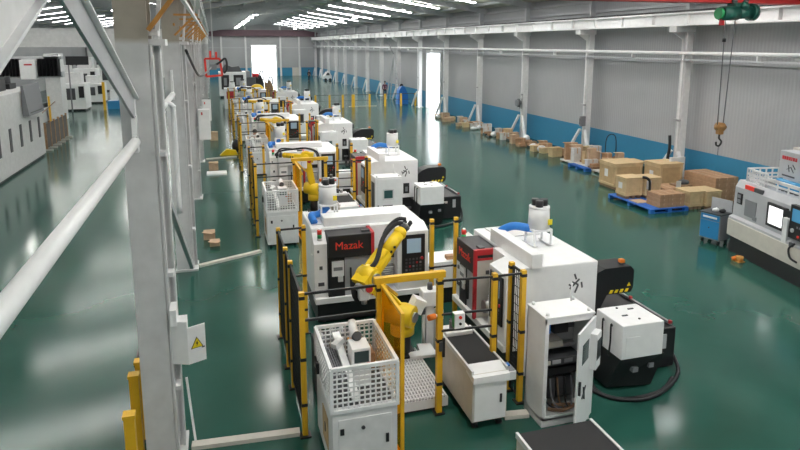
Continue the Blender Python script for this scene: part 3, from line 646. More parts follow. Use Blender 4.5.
for k, x in enumerate((1.45,1.62,1.78,1.93,2.06)):
    mb = MB(); h = .16+.07*((k*3)%4)/2; mb.cyl((x,1.1,.85),(x,1.1,.85+h),.035,'grey_light'); mb.box(x-.05,x+.05,1.06,1.14,.85+h*.4,.85+h*.6,'grey'); mb.build('gripper', e)
mb = MB(); mb.box(1.86,2.1,.95,1.05,.85,.93,'rust_orange'); mb.build('block', e)

# --- belt loader
def loader(e, x0, x1, y0, y1, z, short):
    mb = MB(); mb.box(x0,x1,y0,y1,.14,z-.03,'beige_white',.01); mb.build('body', e)
    mb = MB(); mb.box(x0+.02,x1-.02,y0+.22 if short else y0+.02,y1-.02,z-.03,z+.012,'black_matte'); mb.build('belt', e)
    mb = MB(); mb.box(x0-.015,x0+.018,y0,y1,z-.05,z+.025,'white_dull'); mb.build('side_rail', e)
    mb = MB(); mb.box(x1-.018,x1+.015,y0,y1,z-.05,z+.025,'white_dull'); mb.build('side_rail', e)
e = cell('belt_loader', 'white belt loader with black belt beside the gateway post {c}', 'conveyor', (3.64,.0,0), (0,1,2))
loader(e, 3.37, 3.92, -.60, .85, .93, True)
mb = MB(); mb.prism([(-.66,.78),(-.38,.84),(-.38,.955),(-.66,.88)],'x',3.36,3.93,'white'); mb.box(3.42,3.86,-.64,-.63,.82,.88,'grey_dark'); mb.build('end_tray', e)
mb = MB(); mb.box(3.40,3.90,-.615,-.60,.16,.78,'white',.004); mb.box(3.80,3.83,-.63,-.615,.42,.55,'black'); mb.build('door', e)
mb = MB(); mb.box(3.92,4.12,-.5,-.2,.66,.8,'white_dull',.01); mb.box(3.93,4.11,-.48,-.22,.8,.81,'grey'); mb.box(3.95,4.0,-.46,-.38,.81,.83,'red_letters'); mb.box(4.03,4.08,-.36,-.28,.81,.83,'blue'); mb.build('button_shelf', e)
mb = MB(); mb.box(3.4,3.85,.55,.85,.94,1.0,'white'); mb.cyl((3.55,.7,1.0),(3.55,.7,1.14),.05,'grey_dark'); mb.cyl((3.68,.72,1.0),(3.68,.72,1.1),.05,'steel'); mb.build('stop_block', e)
for x in (3.45,3.84):
    for y in (-.5,.7):
        mb = MB(); mb.cyl((x-.03,y,.065),(x+.03,y,.065),.065,'black'); mb.box(x-.03,x+.03,y-.03,y+.03,.08,.14,'grey_dark'); mb.build('castor', e)

# --- control cabinet
def cabinet(cells, label, is_open, big=False):
    e = cell('control_cabinet', label, 'cabinet', (4.8,-.52,0), cells, group='white electrical cabinets')
    x0, x1, y0, y1, h = 4.4, 5.2, -.80, -.25, 1.7; t = .025
    mb = MB()
    mb.box(x0,x0+t,y0,y1,.1,h,'white'); mb.box(x1-t,x1,y0,y1,.1,h,'white'); mb.box(x0,x1,y1-t,y1,.1,h,'white'); mb.box(x0-.01,x1+.01,y0-.01,y1+.01,h,h+.03,'white',.006)
    mb.box(x0,x1,y0,y0+.02,h-.08,h,'white'); mb.box(x0,x1,y0,y0+.02,.1,.17,'white'); mb.box(x0+t,x0+.06,y0,y0+.02,.17,h-.08,'white'); mb.box(x0,x1,y0,y1,.1,.13,'white'); mb.box(x0,x1,y0,y1,0,.1,'white_dull'); mb.build('shell', e)
    mb = MB()
    for x in (x0+.06,x1-.06):
        for y in (y0+.06,y1-.06): mb.cyl((x,y,h+.03),(x,y,h+.07),.025,'white_dull')
    mb.cyl((x1-.12,y1-.1,h+.03),(x1-.12,y1-.1,h+.32),.012,'white'); mb.build('lifting_eye', e)
    if is_open:
        mb = MB(); mb.box(x0+.03,x1-.03,y1-.06,y1-.03,.14,h-.02,'grey_light'); mb.build('back_plate', e)
        mb = MB(); yb = y1-.06
        mb.box(4.52,4.66,yb-.2,yb,1.32,1.55,'blue',.01); mb.box(4.70,4.95,yb-.22,yb,1.32,1.52,'black',.01); mb.box(4.98,5.1,yb-.12,yb,1.34,1.5,'grey_dark')
        mb.box(4.46,4.84,yb-.25,yb,1.12,1.22,'beige_white'); mb.box(4.46,5.14,yb-.28,yb,.84,.96,'grey_dark'); mb.box(4.50,4.62,yb-.30,yb-.28,.87,.93,'beige_white'); mb.box(4.66,4.8,yb-.29,yb-.28,.87,.93,'grey_light'); mb.box(4.86,5.0,yb-.29,yb-.28,.87,.93,'grey')
        mb.box(4.46,5.14,yb-.1,yb,1.04,1.08,'grey_light'); mb.box(4.46,5.14,yb-.24,yb,.66,.78,'black')
        for k in range(4): mb.box(4.50+.15*k,4.62+.15*k,yb-.2,yb,.26,.60,'grey_dark')
        mb.box(4.46,5.14,yb-.06,yb,.62,.65,'white_dull'); mb.build('electronics', e)
        mb = MB()
        for k in range(5): mb.tube([(4.55+.12*k,yb-.22,.6),(4.53+.12*k,yb-.3,.4),(4.62+.1*k,yb-.28,.22),(4.75+.06*k,yb-.34,.15)],.014,['black','grey','card_dark'][k%3])
        mb.tube([(4.6,yb-.3,.16),(4.8,yb-.4,.17),(5.05,yb-.3,.16),(4.7,yb-.25,.18)],.025,'card_dark'); mb.build('wiring', e)
        # door hinged on the right, swung about forty degrees toward the camera
        M = Matrix.Translation((x1,y0,0)) @ Matrix.Rotation(math.radians(40),4,'Z')
        def D(mb): mb.rot(M); return mb
        mb = MB(); mb.box(-.76,0,-.03,0,.12,h-.02,'white',.004); mb.box(-.72,-.04,0,.008,.2,h-.1,'white_dull'); d = D(mb).build('door', e)
        mb = MB(); mb.box(-.60,-.32,-.034,-.03,1.15,1.45,'screen_dark'); D(mb).build('window', d)
        mb = MB(); mb.box(-.26,-.04,-.13,-.03,.95,1.5,'white',.01); mb.box(-.24,-.06,-.135,-.13,1.1,1.4,'black'); D(mb).build('operator_panel', d)
        mb = MB(); mb.bar((-.7,-.045,.75),(-.7,-.045,.95),.03,.03,'black'); mb.bar((-.55,-.04,.62),(-.4,-.04,.76),.01,.03,'grey_dark'); mb.bar((-.5,-.04,.78),(-.46,-.04,.58),.01,.03,'grey_dark'); D(mb).build('handle', d)
    else:
        mb = MB(); mb.box(x0+.06,x1-.01,y0-.02,y0,.12,h-.02,'white',.006); mb.build('door', e)
        mb = MB(); mb.box(4.62,4.96,y0-.03,y0-.02,1.05,1.38,'white_dull') if not big else mb.box(4.50,5.05,y0-.03,y0-.02,.95,1.5,'grey'); mb.box(4.66,4.92,y0-.034,y0-.03,1.1,1.34,'screen_teal') if not big else mb.box(4.55,5.0,y0-.034,y0-.03,1.0,1.45,'black'); mb.build('screen', e)
        mb = MB(); mb.box(4.62,4.92,y0-.026,y0-.02,.84,.89,'grey_dark'); mb.box(4.46,4.49,y0-.04,y0-.02,.7,.9,'black'); mb.bar((4.78,y0-.025,.3),(4.86,y0-.025,.2),.02,.02,'grey'); mb.build('handle', e)
        mb = MB(); mb.box(x0-.01,x0,y0+.1,y1-.1,.25,1.55,'grey_dark'); mb.build('side_grille', e)
cabinet((0,), 'white electrical cabinet with its door standing open, {c}', True)
cabinet((1,2), 'white electrical cabinet with closed door and small screen, {c}', False)
cabinet((3,4), 'white electrical cabinet with dark square window, {c}', False, True)

# --- chip conveyor and coolant tank
e = cell('chip_conveyor', 'black chip conveyor with orange beacon behind the sideways lathe {c}', 'chip conveyor', (6.8,1.2,0))
mb = MB(); mb.box(6.72,7.5,.14,2.6,.04,.76,'black',.02); mb.box(6.12,6.72,.58,2.6,.04,.72,'black_matte'); mb.build('trough', e)
mb = MB(); mb.prism([(6.12,.72),(6.62,.72),(6.78,1.03),(7.28,1.03),(7.34,1.12),(7.34,1.46),(7.26,1.54),(6.72,1.54),(6.5,1.46),(6.2,1.25),(6.12,1.2)],'y',1.15,1.62,'black'); mb.build('lift_head', e)
hd = e.children[-1]
mb = MB(); mb.cyl((7.16,1.3,1.54),(7.16,1.3,1.57),.05,'grey_dark'); mb.box(7.11,7.21,1.25,1.35,1.57,1.64,'orange',.015); mb.build('beacon', hd, 'orange beacon')
mb = MB()
for k in range(4): x = 6.82+.11*k; mb.prism([(x,1.05),(x+.06,1.05),(x+.09,1.11),(x+.03,1.11)],'y',1.14,1.15,'yellow_sign')
mb.prism([(7.2,1.16),(7.28,1.16),(7.24,1.23)],'y',1.14,1.15,'yellow_sign'); mb.build('hazard_stripes', hd)
mb = MB(); mb.box(6.2,6.45,1.75,2.1,1.2,1.6,'black',.02); mb.cyl((6.25,1.9,1.6),(6.5,1.9,1.62),.11,'grey_dark'); mb.box(6.1,6.16,1.0,1.9,.72,1.7,'black'); mb.build('motor', e)
mb = MB(); mb.bar((7.44,.2,.80),(7.44,1.9,.80),.05,.04,'steel'); mb.box(7.41,7.46,1.3,1.35,.8,.86,'red'); mb.box(7.41,7.46,.2,.25,.8,.85,'red'); mb.build('edge_rail', e)
e = cell('coolant_unit', 'black coolant tank carrying a square white chiller box, {c}', 'coolant unit', (6.4,-.2,0))
mb = MB(); mb.hexa([(5.94,-.16,.04),(6.70,-.28,.04),(6.70,.5,.04),(5.94,.5,.04),(5.90,-.53,.734),(6.70,-.54,.734),(6.70,.5,.734),(5.90,.5,.734)],'black')
mb.box(6.705,6.715,-.1,.1,.5,.7,'beige_white'); mb.box(6.2,6.3,-.46,-.38,.42,.5,'grey'); mb.box(6.5,6.59,-.46,-.38,.46,.54,'grey'); mb.build('tank', e)
mb = MB(); mb.box(6.86,7.02,.12,.139,.55,.62,'beige_white'); mb.box(7.2,7.3,.12,.139,.4,.66,'grey_light'); mb.build('labels', e)
mb = MB(); mb.box(5.88,6.64,-.57,.14,.735,1.30,'white',.012); mb.box(5.95,6.2,-.58,-.57,.78,1.1,'white'); b = mb.build('chiller_box', e)
mb = MB()
for (x, y) in ((6.1,-.25),(6.35,-.05)): mb.box(x,x+.1,y,y+.03,1.30,1.312,'grey_dark')
for (x, y) in ((6.3,-.4),(6.2,.05)): mb.cyl((x,y,1.3),(x,y,1.312),.02,'black')
mb.build('slots', b)
mb = MB(); mb.tube([(5.86,-.1,1.2),(5.84,-.1,1.22),(5.83,-.12,.95),(5.84,-.1,.7)],.015,'black'); mb.tube([(5.86,-.32,1.2),(5.84,-.32,1.22),(5.83,-.34,.95),(5.84,-.3,.7)],.015,'black'); mb.build('handles', b)
mb = MB(); mb.tube([(5.8,.3,.35),(5.68,-.05,.05),(5.85,-.45,.04),(6.3,-.62,.04),(6.8,-.5,.04),(7.4,-.1,.05),(7.58,.3,.2),(7.55,.6,.5)],.035,'black'); mb.tube([(5.8,.2,.3),(5.74,-.15,.04),(6.0,-.52,.035),(6.7,-.5,.035),(7.2,-.2,.04)],.03,'black'); mb.build('hose', e)
# --- small coolant cabinet between the two lathes
e = cell('coolant_cabinet', 'low white cabinet standing between the two lathes {c}', 'cabinet', (4.55,4.2,0), (0,1,2))
mb = MB(); mb.box(4.2,5.2,3.9,4.6,.35,.95,'white',.01); mb.build('body', e)
mb = MB(); mb.box(4.22,5.18,3.92,4.58,0,.35,'black'); mb.build('plinth', e)
mb = MB(); mb.box(4.7,4.95,4.0,4.15,.95,1.03,'card'); mb.build('tray', e)
spread()
# foreground belt of the next cell
e = thing('belt_loader', 'large black belt conveyor cut off by bottom edge, in front of open cabinet', 'conveyor', (3.95,5.5,0), group='conveyors in the robot cells')
loader(e, 3.40, 4.45, 4.6, 6.42, .82, False)
mb = MB()
for x in (3.5,4.35):
    for y in (4.8,6.3): mb.cyl((x-.03,y,.07),(x+.03,y,.07),.07,'black'); mb.box(x-.03,x+.03,y-.03,y+.03,.09,.14,'grey_dark')
mb.build('castor', e)
# ---------------------------------------------------------------- goods along the right wall
def crate(x0, x1, y0, y1, z0, z1, label, m='ply', lid=True, group=None):
    e = thing('wooden_crate', label, 'crate', ((x0+x1)/2,(y0+y1)/2,z0), group=group or 'wooden crates by the right wall')
    mb = MB(); mb.box(x0,x1,y0,y1,z0+.1,z1-.02,m); mb.build('body', e)
    mb = MB(); mb.box(x0-.03,x1+.03,y0-.03,y1+.03,z1-.02,z1+.03,'ply_light'); mb.build('lid', e)
    for x in (x0+.05,x1-.05):
        mb = MB(); mb.box(x-.05,x+.05,y0-.022,y0,z0+.1,z1-.02,'ply_light'); mb.build('batten', e)
    for z in (z0+.16,z1-.08):
        mb = MB(); mb.box(x0+.1,x1-.1,y0-.02,y0,z-.045,z+.045,'ply_light'); mb.build('batten', e)
        mb = MB(); mb.box(x0-.02,x0,y0,y1,z-.045,z+.045,'ply_light'); mb.build('batten', e)
    for k in range(3): x = x0+.1+(x1-x0-.2)*k/2; mb = MB(); mb.box(x-.06,x+.06,y0,y1,z0,z0+.1,'card_dark'); mb.build('skid', e)
    mb = MB(); mb.box(x0-.024,x0-.021,(y0+y1)/2-.1,(y0+y1)/2+.12,z0+.4*(z1-z0)+.05,z0+.7*(z1-z0)+.05,'white_dull'); mb.build('paper', e)
    return e
def carton_stack(x0, x1, y0, y1, z0, nx, ny, nz, h, label, group, m='card'):
    dx, dy = (x1-x0)/nx, (y1-y0)/ny
    for k in range(nz):
        for i in range(nx):
            for j in range(ny):
                e = thing('carton', label, 'box', (x0+dx*(i+.5),y0+dy*(j+.5),z0+h*k), group=group)
                a, b, c = x0+dx*i+.006, y0+dy*j+.006, z0+h*k
                mb = MB(); mb.box(a,a+dx-.012,b,b+dy-.012,c,c+h-.004,m); mb.build('body', e)
                mb = MB(); mb.box(a+dx*.45,a+dx*.55,b-.002,b+dy-.008,c+h*.55,c+h-.001,'card_light'); mb.build('tape', e)
def pallet(x0, x1, y0, y1, m, label):
    e = thing('pallet', label, 'pallet', ((x0+x1)/2,(y0+y1)/2,0), group='pallets by the right wall')
    mb = MB()
    n = 7
    for k in range(n): x = x0+(x1-x0)*k/n; mb.box(x,x+(x1-x0)/n-.02,y0,y1,.12,.15,m)
    mb.build('deck', e)
    for k in range(3):
        mb = MB(); y = y0+.06+(y1-y0-.12)*k/2
        for j in range(3): x = x0+.08+(x1-x0-.16)*j/2; mb.box(x-.08,x+.08,y-.06,y+.06,.02,.12,m)
        mb.box(x0,x1,y-.06,y+.06,0,.02,m); mb.build('skid', e)
crate(14.75,16.0,20.65,21.65,0,1.0,'tall plywood crate farthest left of the crates')
crate(15.95,16.95,19.55,20.45,0,1.12,'tallest plywood crate standing behind the blue pallet')
pallet(13.78,15.3,17.2,19.6,'blue_pallet','blue pallet carrying crates and brown cartons on the green floor')
crate(13.88,14.55,18.72,19.3,.15,.88,'plywood crate on far left end of the blue pallet',m='ply_light')
crate(14.62,15.25,18.62,19.25,.15,.86,'plywood crate with torn black wrap, right on the blue pallet',m='ply_light')
mb = MB(); mb.tube([(14.5,18.66,.92),(14.62,18.6,.9),(14.72,18.56,.78),(14.74,18.55,.4)],.05,'black'); mb.box(14.62,14.8,18.55,18.57,.5,.8,'wrap'); single(mb, 'wrapping', 'torn black and white wrapping over the blue pallet crates', 'wrapping', (14.6,18.6,.4))
carton_stack(14.2,15.2,17.3,18.0,.15,3,2,3,.15,'flat brown carton in the low stack on the blue pallet','brown cartons on the blue pallet')
mb = MB(); mb.box(13.9,14.4,18.05,18.55,.15,.17,'card_light'); single(mb, 'cardboard_sheet', 'loose cardboard sheet lying on the blue pallet', 'cardboard', (14.1,18.3,.15))
crate(15.4,15.95,17.3,18.0,0,.60,'low plywood crate right of blue pallet, left of a pair',m='ply_light')
crate(16.0,16.6,17.2,17.95,0,.60,'low plywood crate right of blue pallet, right of a pair',m='ply_light')
crate(16.4,17.2,22.0,22.8,0,.72,'plywood crate behind others near the nearest wall column')
mb = MB(); mb.box(16.2,17.3,20.8,21.7,.0,.82,'green_tarp',.03); single(mb, 'covered_crate', 'box under dark green cover at the wall column', 'box', (16.6,21.5,0))
carton_stack(17.0,18.0,17.9,19.5,0,3,3,4,.22,'brown carton in the big stack beside the milling machine','cartons stacked beside the milling machine')
carton_stack(15.3,16.5,18.4,19.2,0,2,2,2,.25,'brown carton behind the low pair of crates','cartons behind the low crates','card')
mb = MB(); mb.box(15.9,16.5,18.45,18.95,.5,.56,'card_dark'); mb.ball((16.3,18.7,.62),.15,'grey_dark',(1.6,1,.7)); mb.box(15.75,15.95,18.4,18.42,.45,.75,'wrap'); single(mb, 'scrap_wrapping', 'dark scrap wrapping on top of cartons behind the crates', 'wrapping', (16.2,18.7,.5))
mb = MB(); mb.box(16.7,17.35,19.9,20.0,1.0,1.3,'white_dull'); mb.box(16.7,17.35,19.9,20.0,0,1.0,'white_dull'); single(mb, 'partition', 'white upright panel standing at foot of the nearest wall column', 'panel', (17.2,19.95,0))

# heaps of rubbish between the columns
rnd = random.Random(11)
heaps = [(23.0,26.6,'the nearest heap, between first and second wall columns',24,.85),(27.8,32.6,'the heap between second and third wall columns',22,.6),(33.2,36.6,'the heap in front of the third wall column',20,.6),(38.0,41.0,'the heap in front of the fourth wall column',16,.5),(41.4,46.4,'the heap near the bright side door',10,.45)]
for (ya, yb, lab, n, hmax) in heaps:
    k = 0; row = {}
    while k < n:
        y = ya+(yb-ya)*(k+.5)/n; w = rnd.uniform(.3,.62); l = min(rnd.uniform(.3,.6),(yb-ya)/n*1.5); h = rnd.uniform(.2,hmax); x = rnd.choice((16.3,16.75,17.1))+rnd.uniform(-.1,.1)
        kind = rnd.random()
        z0 = .12 if hmax > .8 else 0.
        if kind < .6:
            e = thing('carton', 'brown cardboard carton in '+lab, 'box', (x,y,z0), rnd.uniform(-.3,.3), 'cartons in '+lab, None)
            m = rnd.choice(('card','card_light','card','ply_light','wrap'))
            mb = MB(); mb.box(x-w/2,x+w/2,y-l/2,y+l/2,z0,z0+h,m); mb.build('body', e)
            mb = MB(); mb.box(x-w/2-.1,x-w/2,y-l/2,y+l/2,z0+h-.01,z0+h+.0,m); mb.box(x-.03,x+.03,y-l/2-.002,y+l/2,z0+h*.6,z0+h+.002,'card_light'); mb.build('flap', e)
        elif kind < .85:
            mb = MB(); mb.ball((x,y,z0+h*.4),.5,rnd.choice(('wrap','white','card_dark')),(w*.9,l*.9,h*.8),10)
            single(mb, 'plastic_bundle', 'pale plastic bundle in '+lab, 'bundle', (x,y,z0), 'bundles in '+lab)
        else:
            mb = MB(); mb.box(x-.35,x+.35,y-.2,y+.2,z0,z0+.09,rnd.choice(('black','card_dark'))); mb.box(x-.3,x+.1,y-.1,y+.12,z0+.09,z0+.2,'card'); single(mb, 'scrap_board', 'dark flat scrap board in '+lab, 'board', (x,y,z0), 'boards in '+lab)
        k += 1
    if hmax < .8: continue
    mb = MB(); mb.box(15.95,17.25,ya-.1,yb+.1,.06,.12,'ply' if rnd.random()<.6 else 'wrap')
    for k in range(5):
        y = ya+(yb-ya)*k/4; mb.box(15.95,17.25,y-.06,y+.06,0,.06,'card_dark')
    single(mb, 'platform', 'low wooden platform under '+lab, 'platform', (16.7,(ya+yb)/2,0))
pallet(15.6,15.93,24.0,25.4,'blue_pallet','narrow blue pallet at the nearest heap by the wall')
mb = MB(); mb.tube([(16.9,24.4,.1),(16.9,24.4,1.4),(17.3,24.3,1.45),(17.35,24.3,.1)],.02,'black'); single(mb, 'metal_stand', 'thin black bent tube stand beside the heap at right wall', 'stand', (17,24.4,0))

# ---------------------------------------------------------------- milling machine, tool cart
R = math.atan2(-.2,.98)
mrot = math.radians(-101.5)
P0 = (13.36,13.5,0)
e = thing('milling_machine', 'light grey milling machine with lit window at the right edge', 'milling machine', (0,0,0), mrot, loc=P0)
L = 4.2
mb = MB(); mb.box(.03,L,.06,2.2,0,.46,'black'); mb.build('base', e)
mb = MB(); mb.prism([(0,.46),(2.3,.46),(2.3,1.98),(.22,1.98),(.12,1.80),(.1,1.02),(0,.97)],'x',0,L,'grey_light')
mb.prism([(-.02,.46),(.02,.46),(.02,.92),(-.02,.90)],'x',.0,L,'beige_white'); mb.build('body', e)
mb = MB(); mb.box(.50,.95,.09,.13,1.12,1.56,'grey'); mb.box(.85,1.0,.085,.13,1.08,1.18,'grey'); mb.build('vent', e)
mb = MB(); mb.box(.16,.36,.08,.12,1.36,1.66,'black',.01); mb.box(.2,.32,.07,.08,1.53,1.62,'grey'); mb.box(.2,.32,.07,.08,1.40,1.49,'grey'); mb.build('switch', e)
mb = MB(); mb.box(.42,.80,.105,.16,1.82,1.93,'red_letters'); mb.box(.80,1.12,.105,.16,1.82,1.93,'grey_dark'); mb.build('name_plate', e, 'red and black plate')
mb = MB(); mb.box(1.40,2.12,.06,.13,1.12,1.72,'black',.02); mb.box(2.1,2.25,.06,.13,1.42,1.68,'black'); d = mb.build('door', e)
mb = MB(); mb.box(1.50,2.0,.052,.06,1.2,1.65,'window_lit'); mb.build('window', d)
mb = MB(); mb.box(2.12,2.30,-.02,.1,.9,1.52,'white_dull',.02); mb.build('handle', d)
mb = MB(); mb.box(2.36,3.1,-.03,.1,1.1,1.9,'black',.01); cp = mb.build('control_panel', e)
mb = MB(); mb.box(2.44,3.0,-.036,-.03,1.52,1.82,'screen_blue'); mb.build('screen', cp)
mb = MB(); mb.cyl((2.5,-.03,1.3),(2.5,-.06,1.3),.05,'grey_light'); mb.cyl((2.7,-.03,1.2),(2.7,-.05,1.2),.03,'red_letters')
for k in range(5): mb.box(2.62+.08*k,2.66+.08*k,-.036,-.03,1.38,1.43,'grey')
mb.build('keys', cp)
mb = MB(); mb.tube([(2.6,-.02,1.0),(2.48,-.06,.85),(2.55,-.06,.65),(2.75,-.04,.6)],.025,'black'); mb.box(2.45,2.55,-.05,0,.9,1.0,'grey_dark'); mb.build('hand_wheel', e)
def wall(mb, a, b, z0, z1):
    mb.bar((a[0],a[1],z1),(b[0],b[1],z1),.04,.04,'white_dull'); 
    n = 8
    for k in range(n+1):
        x = a[0]+(b[0]-a[0])*k/n; y = a[1]+(b[1]-a[1])*k/n; mb.bar((x,y,z0),(x,y,z1),.03,.03,'white_dull')
    for z in (z0+.1,z0+.2): mb.bar((a[0],a[1],z),(b[0],b[1],z),.02,.05,'white_dull')
mb = MB(); wall(mb,(.18,.3),(1.0,.3),1.98,2.32); wall(mb,(.18,.3),(.18,1.7),1.98,2.32); wall(mb,(1.0,.3),(4.1,.35),1.98,2.22); wall(mb,(.18,1.7),(.8,1.7),1.98,2.32); mb.box(.2,.6,1.68,1.72,2.0,2.3,'white'); mb.box(.4,.9,.5,1.2,1.98,2.04,'steel'); mb.build('roof_rail', e)
mb = MB()
for k in range(12): mb.box(1.2+.16*k,1.28+.16*k,.42,.58,1.98,2.04,'grey_dark')
mb.box(2.1,4.0,.8,1.2,1.98,2.02,'grey'); mb.build('way_cover', e)
mb = MB(); mb.box(.85,2.1,1.0,1.9,1.98,3.0,'beige_white',.02); mb.box(.95,2.0,.6,1.0,2.25,2.95,'grey_light',.02); hd = mb.build('spindle_head', e)
mb = MB()
x = 1.05
for w in (.08,.07,.09,.08,.06,.09,.08): mb.box(x,x+w-.02,.592,.6,2.74,2.83,'red'); x += w
for (a, b) in (((2.2,2.5),(2.35,2.58)),((2.35,2.58),(2.45,2.45)),((2.25,2.62),(2.3,2.45)),((2.4,2.65),(2.5,2.55))): mb.bar((a[0]-.95,.596,a[1]),(b[0]-.95,.596,b[1]),.02,.01,'grey_dark')
mb.box(1.1,1.55,.592,.6,2.32,2.36,'grey_dark'); mb.build('marking', hd)
mb = MB(); mb.cyl((1.7,1.2,3.0),(1.7,1.2,3.3),.09,'green_light'); mb.tube([(1.6,1.2,3.0),(1.9,1.1,3.15),(2.2,1.1,3.0),(2.5,1.1,2.6)],.05,'black'); mb.tube([(.85,1.2,2.75),(.65,1.0,2.85),(.62,.9,2.6)],.05,'black'); mb.ball((.66,.95,2.72),.1,'white_dull'); mb.build('hoses', hd)
mb = MB(); mb.box(1.1,1.8,.45,.6,2.0,2.25,'screen_blue',.02); mb.build('motor_cover', e)
# tool cart
P1 = (13.2,14.36,0); crot = math.radians(-76)
e = thing('tool_cart', 'blue fronted tool cart with castors beside the milling machine', 'tool cart', (0,0,0), crot, loc=P1)
mb = MB(); mb.box(0,.62,0,.5,.14,.88,'grey',.01); mb.build('body', e)
mb = MB(); mb.box(.03,.59,-.015,0,.18,.68,'blue_cart',.004); mb.cyl((.3,-.015,.48),(.3,-.03,.48),.02,'grey_dark'); mb.build('door', e)
mb = MB(); mb.box(.03,.59,-.015,0,.70,.86,'blue_cart',.004); mb.box(.1,.52,-.03,-.015,.76,.81,'white'); mb.build('drawer', e)
mb = MB(); mb.box(-.02,.64,-.02,.52,.88,.91,'grey_dark'); mb.build('worktop', e)
mb = MB(); mb.box(.0,.62,.48,.5,.91,1.25,'grey_light'); mb.build('back_board', e)
for x in (.07,.55):
    for y in (.07,.43):
        mb = MB(); mb.cyl((x-.025,y,.06),(x+.025,y,.06),.06,'black'); mb.box(x-.02,x+.02,y-.02,y+.02,.1,.14,'grey_dark'); mb.build('castor', e)
M = Matrix.Translation(P1) @ Matrix.Rotation(crot,4,'Z')
for (x, y, lab, m, nm) in ((.32,.2,'white part lying on top of the blue tool cart','white','metal_part'),(.5,.25,'dark tool lying on top of the blue tool cart','black','hand_tool')):
    p = M @ Vector((x,y,.91)); mb = MB(); mb.ball((p.x,p.y,.91+.06),.09,m,(1.2,.8,.65),10); mb.cyl((p.x,p.y,.95),(p.x+.08,p.y+.05,1.0),.03,m); single(mb, nm, lab, 'tool', (p.x,p.y,.91))
mb = MB(); mb.cyl((12.95,12.6,.02),(12.95,12.6,.14),.09,'rust_orange'); mb.cyl((12.82,12.72,.05),(12.95,12.66,.11),.05,'orange'); mb.box(12.83,13.04,12.5,12.75,0,.02,'rust_orange'); single(mb, 'orange_block', 'small orange part on the floor before the milling machine', 'part', (12.95,12.65,0))

# ---------------------------------------------------------------- overhead crane
e = thing('overhead_crane', 'red overhead crane girder crossing at the top right', 'crane', (14,15.2,6.72))
mb = MB(); mb.box(-.4,16.9,15.1,15.5,6.81,7.4,'red_paint'); mb.box(-.4,16.9,15.05,15.55,6.76,6.81,'red_paint'); mb.build('girder', e)
mb = MB(); mb.box(16.9,17.35,14.2,16.4,6.87,7.12,'red_paint'); mb.build('end_truck', e)
mb = MB(); mb.box(-.72,-.3,14.2,16.4,6.91,7.12,'red_paint'); mb.build('end_truck', e)
e = thing('hoist', 'green electric hoist hanging under the red girder with two ropes', 'hoist', (14.5,15.2,6.3))
mb = MB(); mb.cyl((13.9,15.0,6.45),(14.45,15.0,6.47),.20,'teal',seg=18); mb.cyl((13.8,15.0,6.45),(13.9,15.0,6.45),.16,'green_light',seg=18); mb.cyl((14.45,15.0,6.47),(14.95,15.05,6.50),.17,'teal',seg=18); mb.cyl((14.95,15.05,6.5),(15.1,15.05,6.5),.24,'teal',seg=18); mb.build('drum', e)
mb = MB(); mb.box(14.3,14.75,14.9,15.25,6.55,6.755,'teal',.03); mb.cyl((14.35,14.98,6.8),(14.35,15.04,6.8),.08,'grey_dark'); mb.cyl((14.75,14.98,6.8),(14.75,15.04,6.8),.08,'grey_dark'); mb.ball((14.6,14.9,6.66),.13,'teal'); mb.build('trolley', e)
mb = MB(); mb.box(13.9,14.0,14.95,15.05,6.12,6.3,'red'); mb.build('limit_switch', e)
mb = MB(); mb.cyl((14.12,15.0,3.25),(14.08,15.0,6.4),.014,'grey_dark',seg=6); mb.cyl((14.32,15.0,3.25),(14.42,15.0,6.4),.014,'grey_dark',seg=6); mb.cyl((14.09,15,5.66),(14.09,15,5.76),.05,'black'); mb.build('rope', e)
mb = MB(); mb.cyl((14.1,14.94,3.2),(14.34,14.94,3.2),.07,'hook_paint'); mb.cyl((14.22,14.9,3.2),(14.22,15.1,3.2),.13,'hook_paint',seg=18); mb.box(14.14,14.30,14.92,15.08,2.98,3.15,'hook_paint',.02); mb.build('hook_block', e)
mb = MB(); mb.tube([(14.22,15,2.98),(14.22,15,2.86),(14.31,15,2.76),(14.25,15,2.64),(14.14,15,2.66),(14.12,15,2.76)],.028,'black'); mb.cyl((14.22,15,2.62),(14.22,15,2.35),.008,'grey_dark',seg=6); mb.build('hook', e)

# ---------------------------------------------------------------- lamps
lp = None; k = 0
for row, (x, lab, y0, nn) in enumerate(((3.75,'left',58,8),(13.55,'right',62,8))):
    for i in range(nn):
        y = y0+6.65*i; z = roofz(x)-.42
        l = '%s high bay lamp of the %s ceiling row, counted from the camera' % (ordn(i), lab)
        if lp is None:
            lp = thing('ceiling_lamp', l, 'lamp', (x,y,z-.3), group='high bay lamps')
            mb = MB(); mb.cyl((x,y,z-.18),(x,y,z+.02),.26,'grey_light',r1=.10,seg=16); mb.build('shade', lp)
            mb = MB(); mb.cyl((x,y,z-.22),(x,y,z-.185),.22,'lamp_glow',seg=16); mb.build('bulb', lp)
            mb = MB(); mb.cyl((x,y,z+.02),(x,y,z+.4),.015,'grey_dark',seg=6); mb.build('rod', lp); bx = (x,y,z)
        else:
            c = copy_tree(lp); c.location = (x,y,z-.3); c['label'] = l
for (x, y, lab) in ((-14.6,44,'first high bay lamp above the left bay machines'),(-12.6,47,'second high bay lamp above the left bay machines'),(-7.2,55,'third high bay lamp above the left bay machines')):
    c = copy_tree(lp); c.location = (x,y,roofz(x)-.9); c['label'] = lab

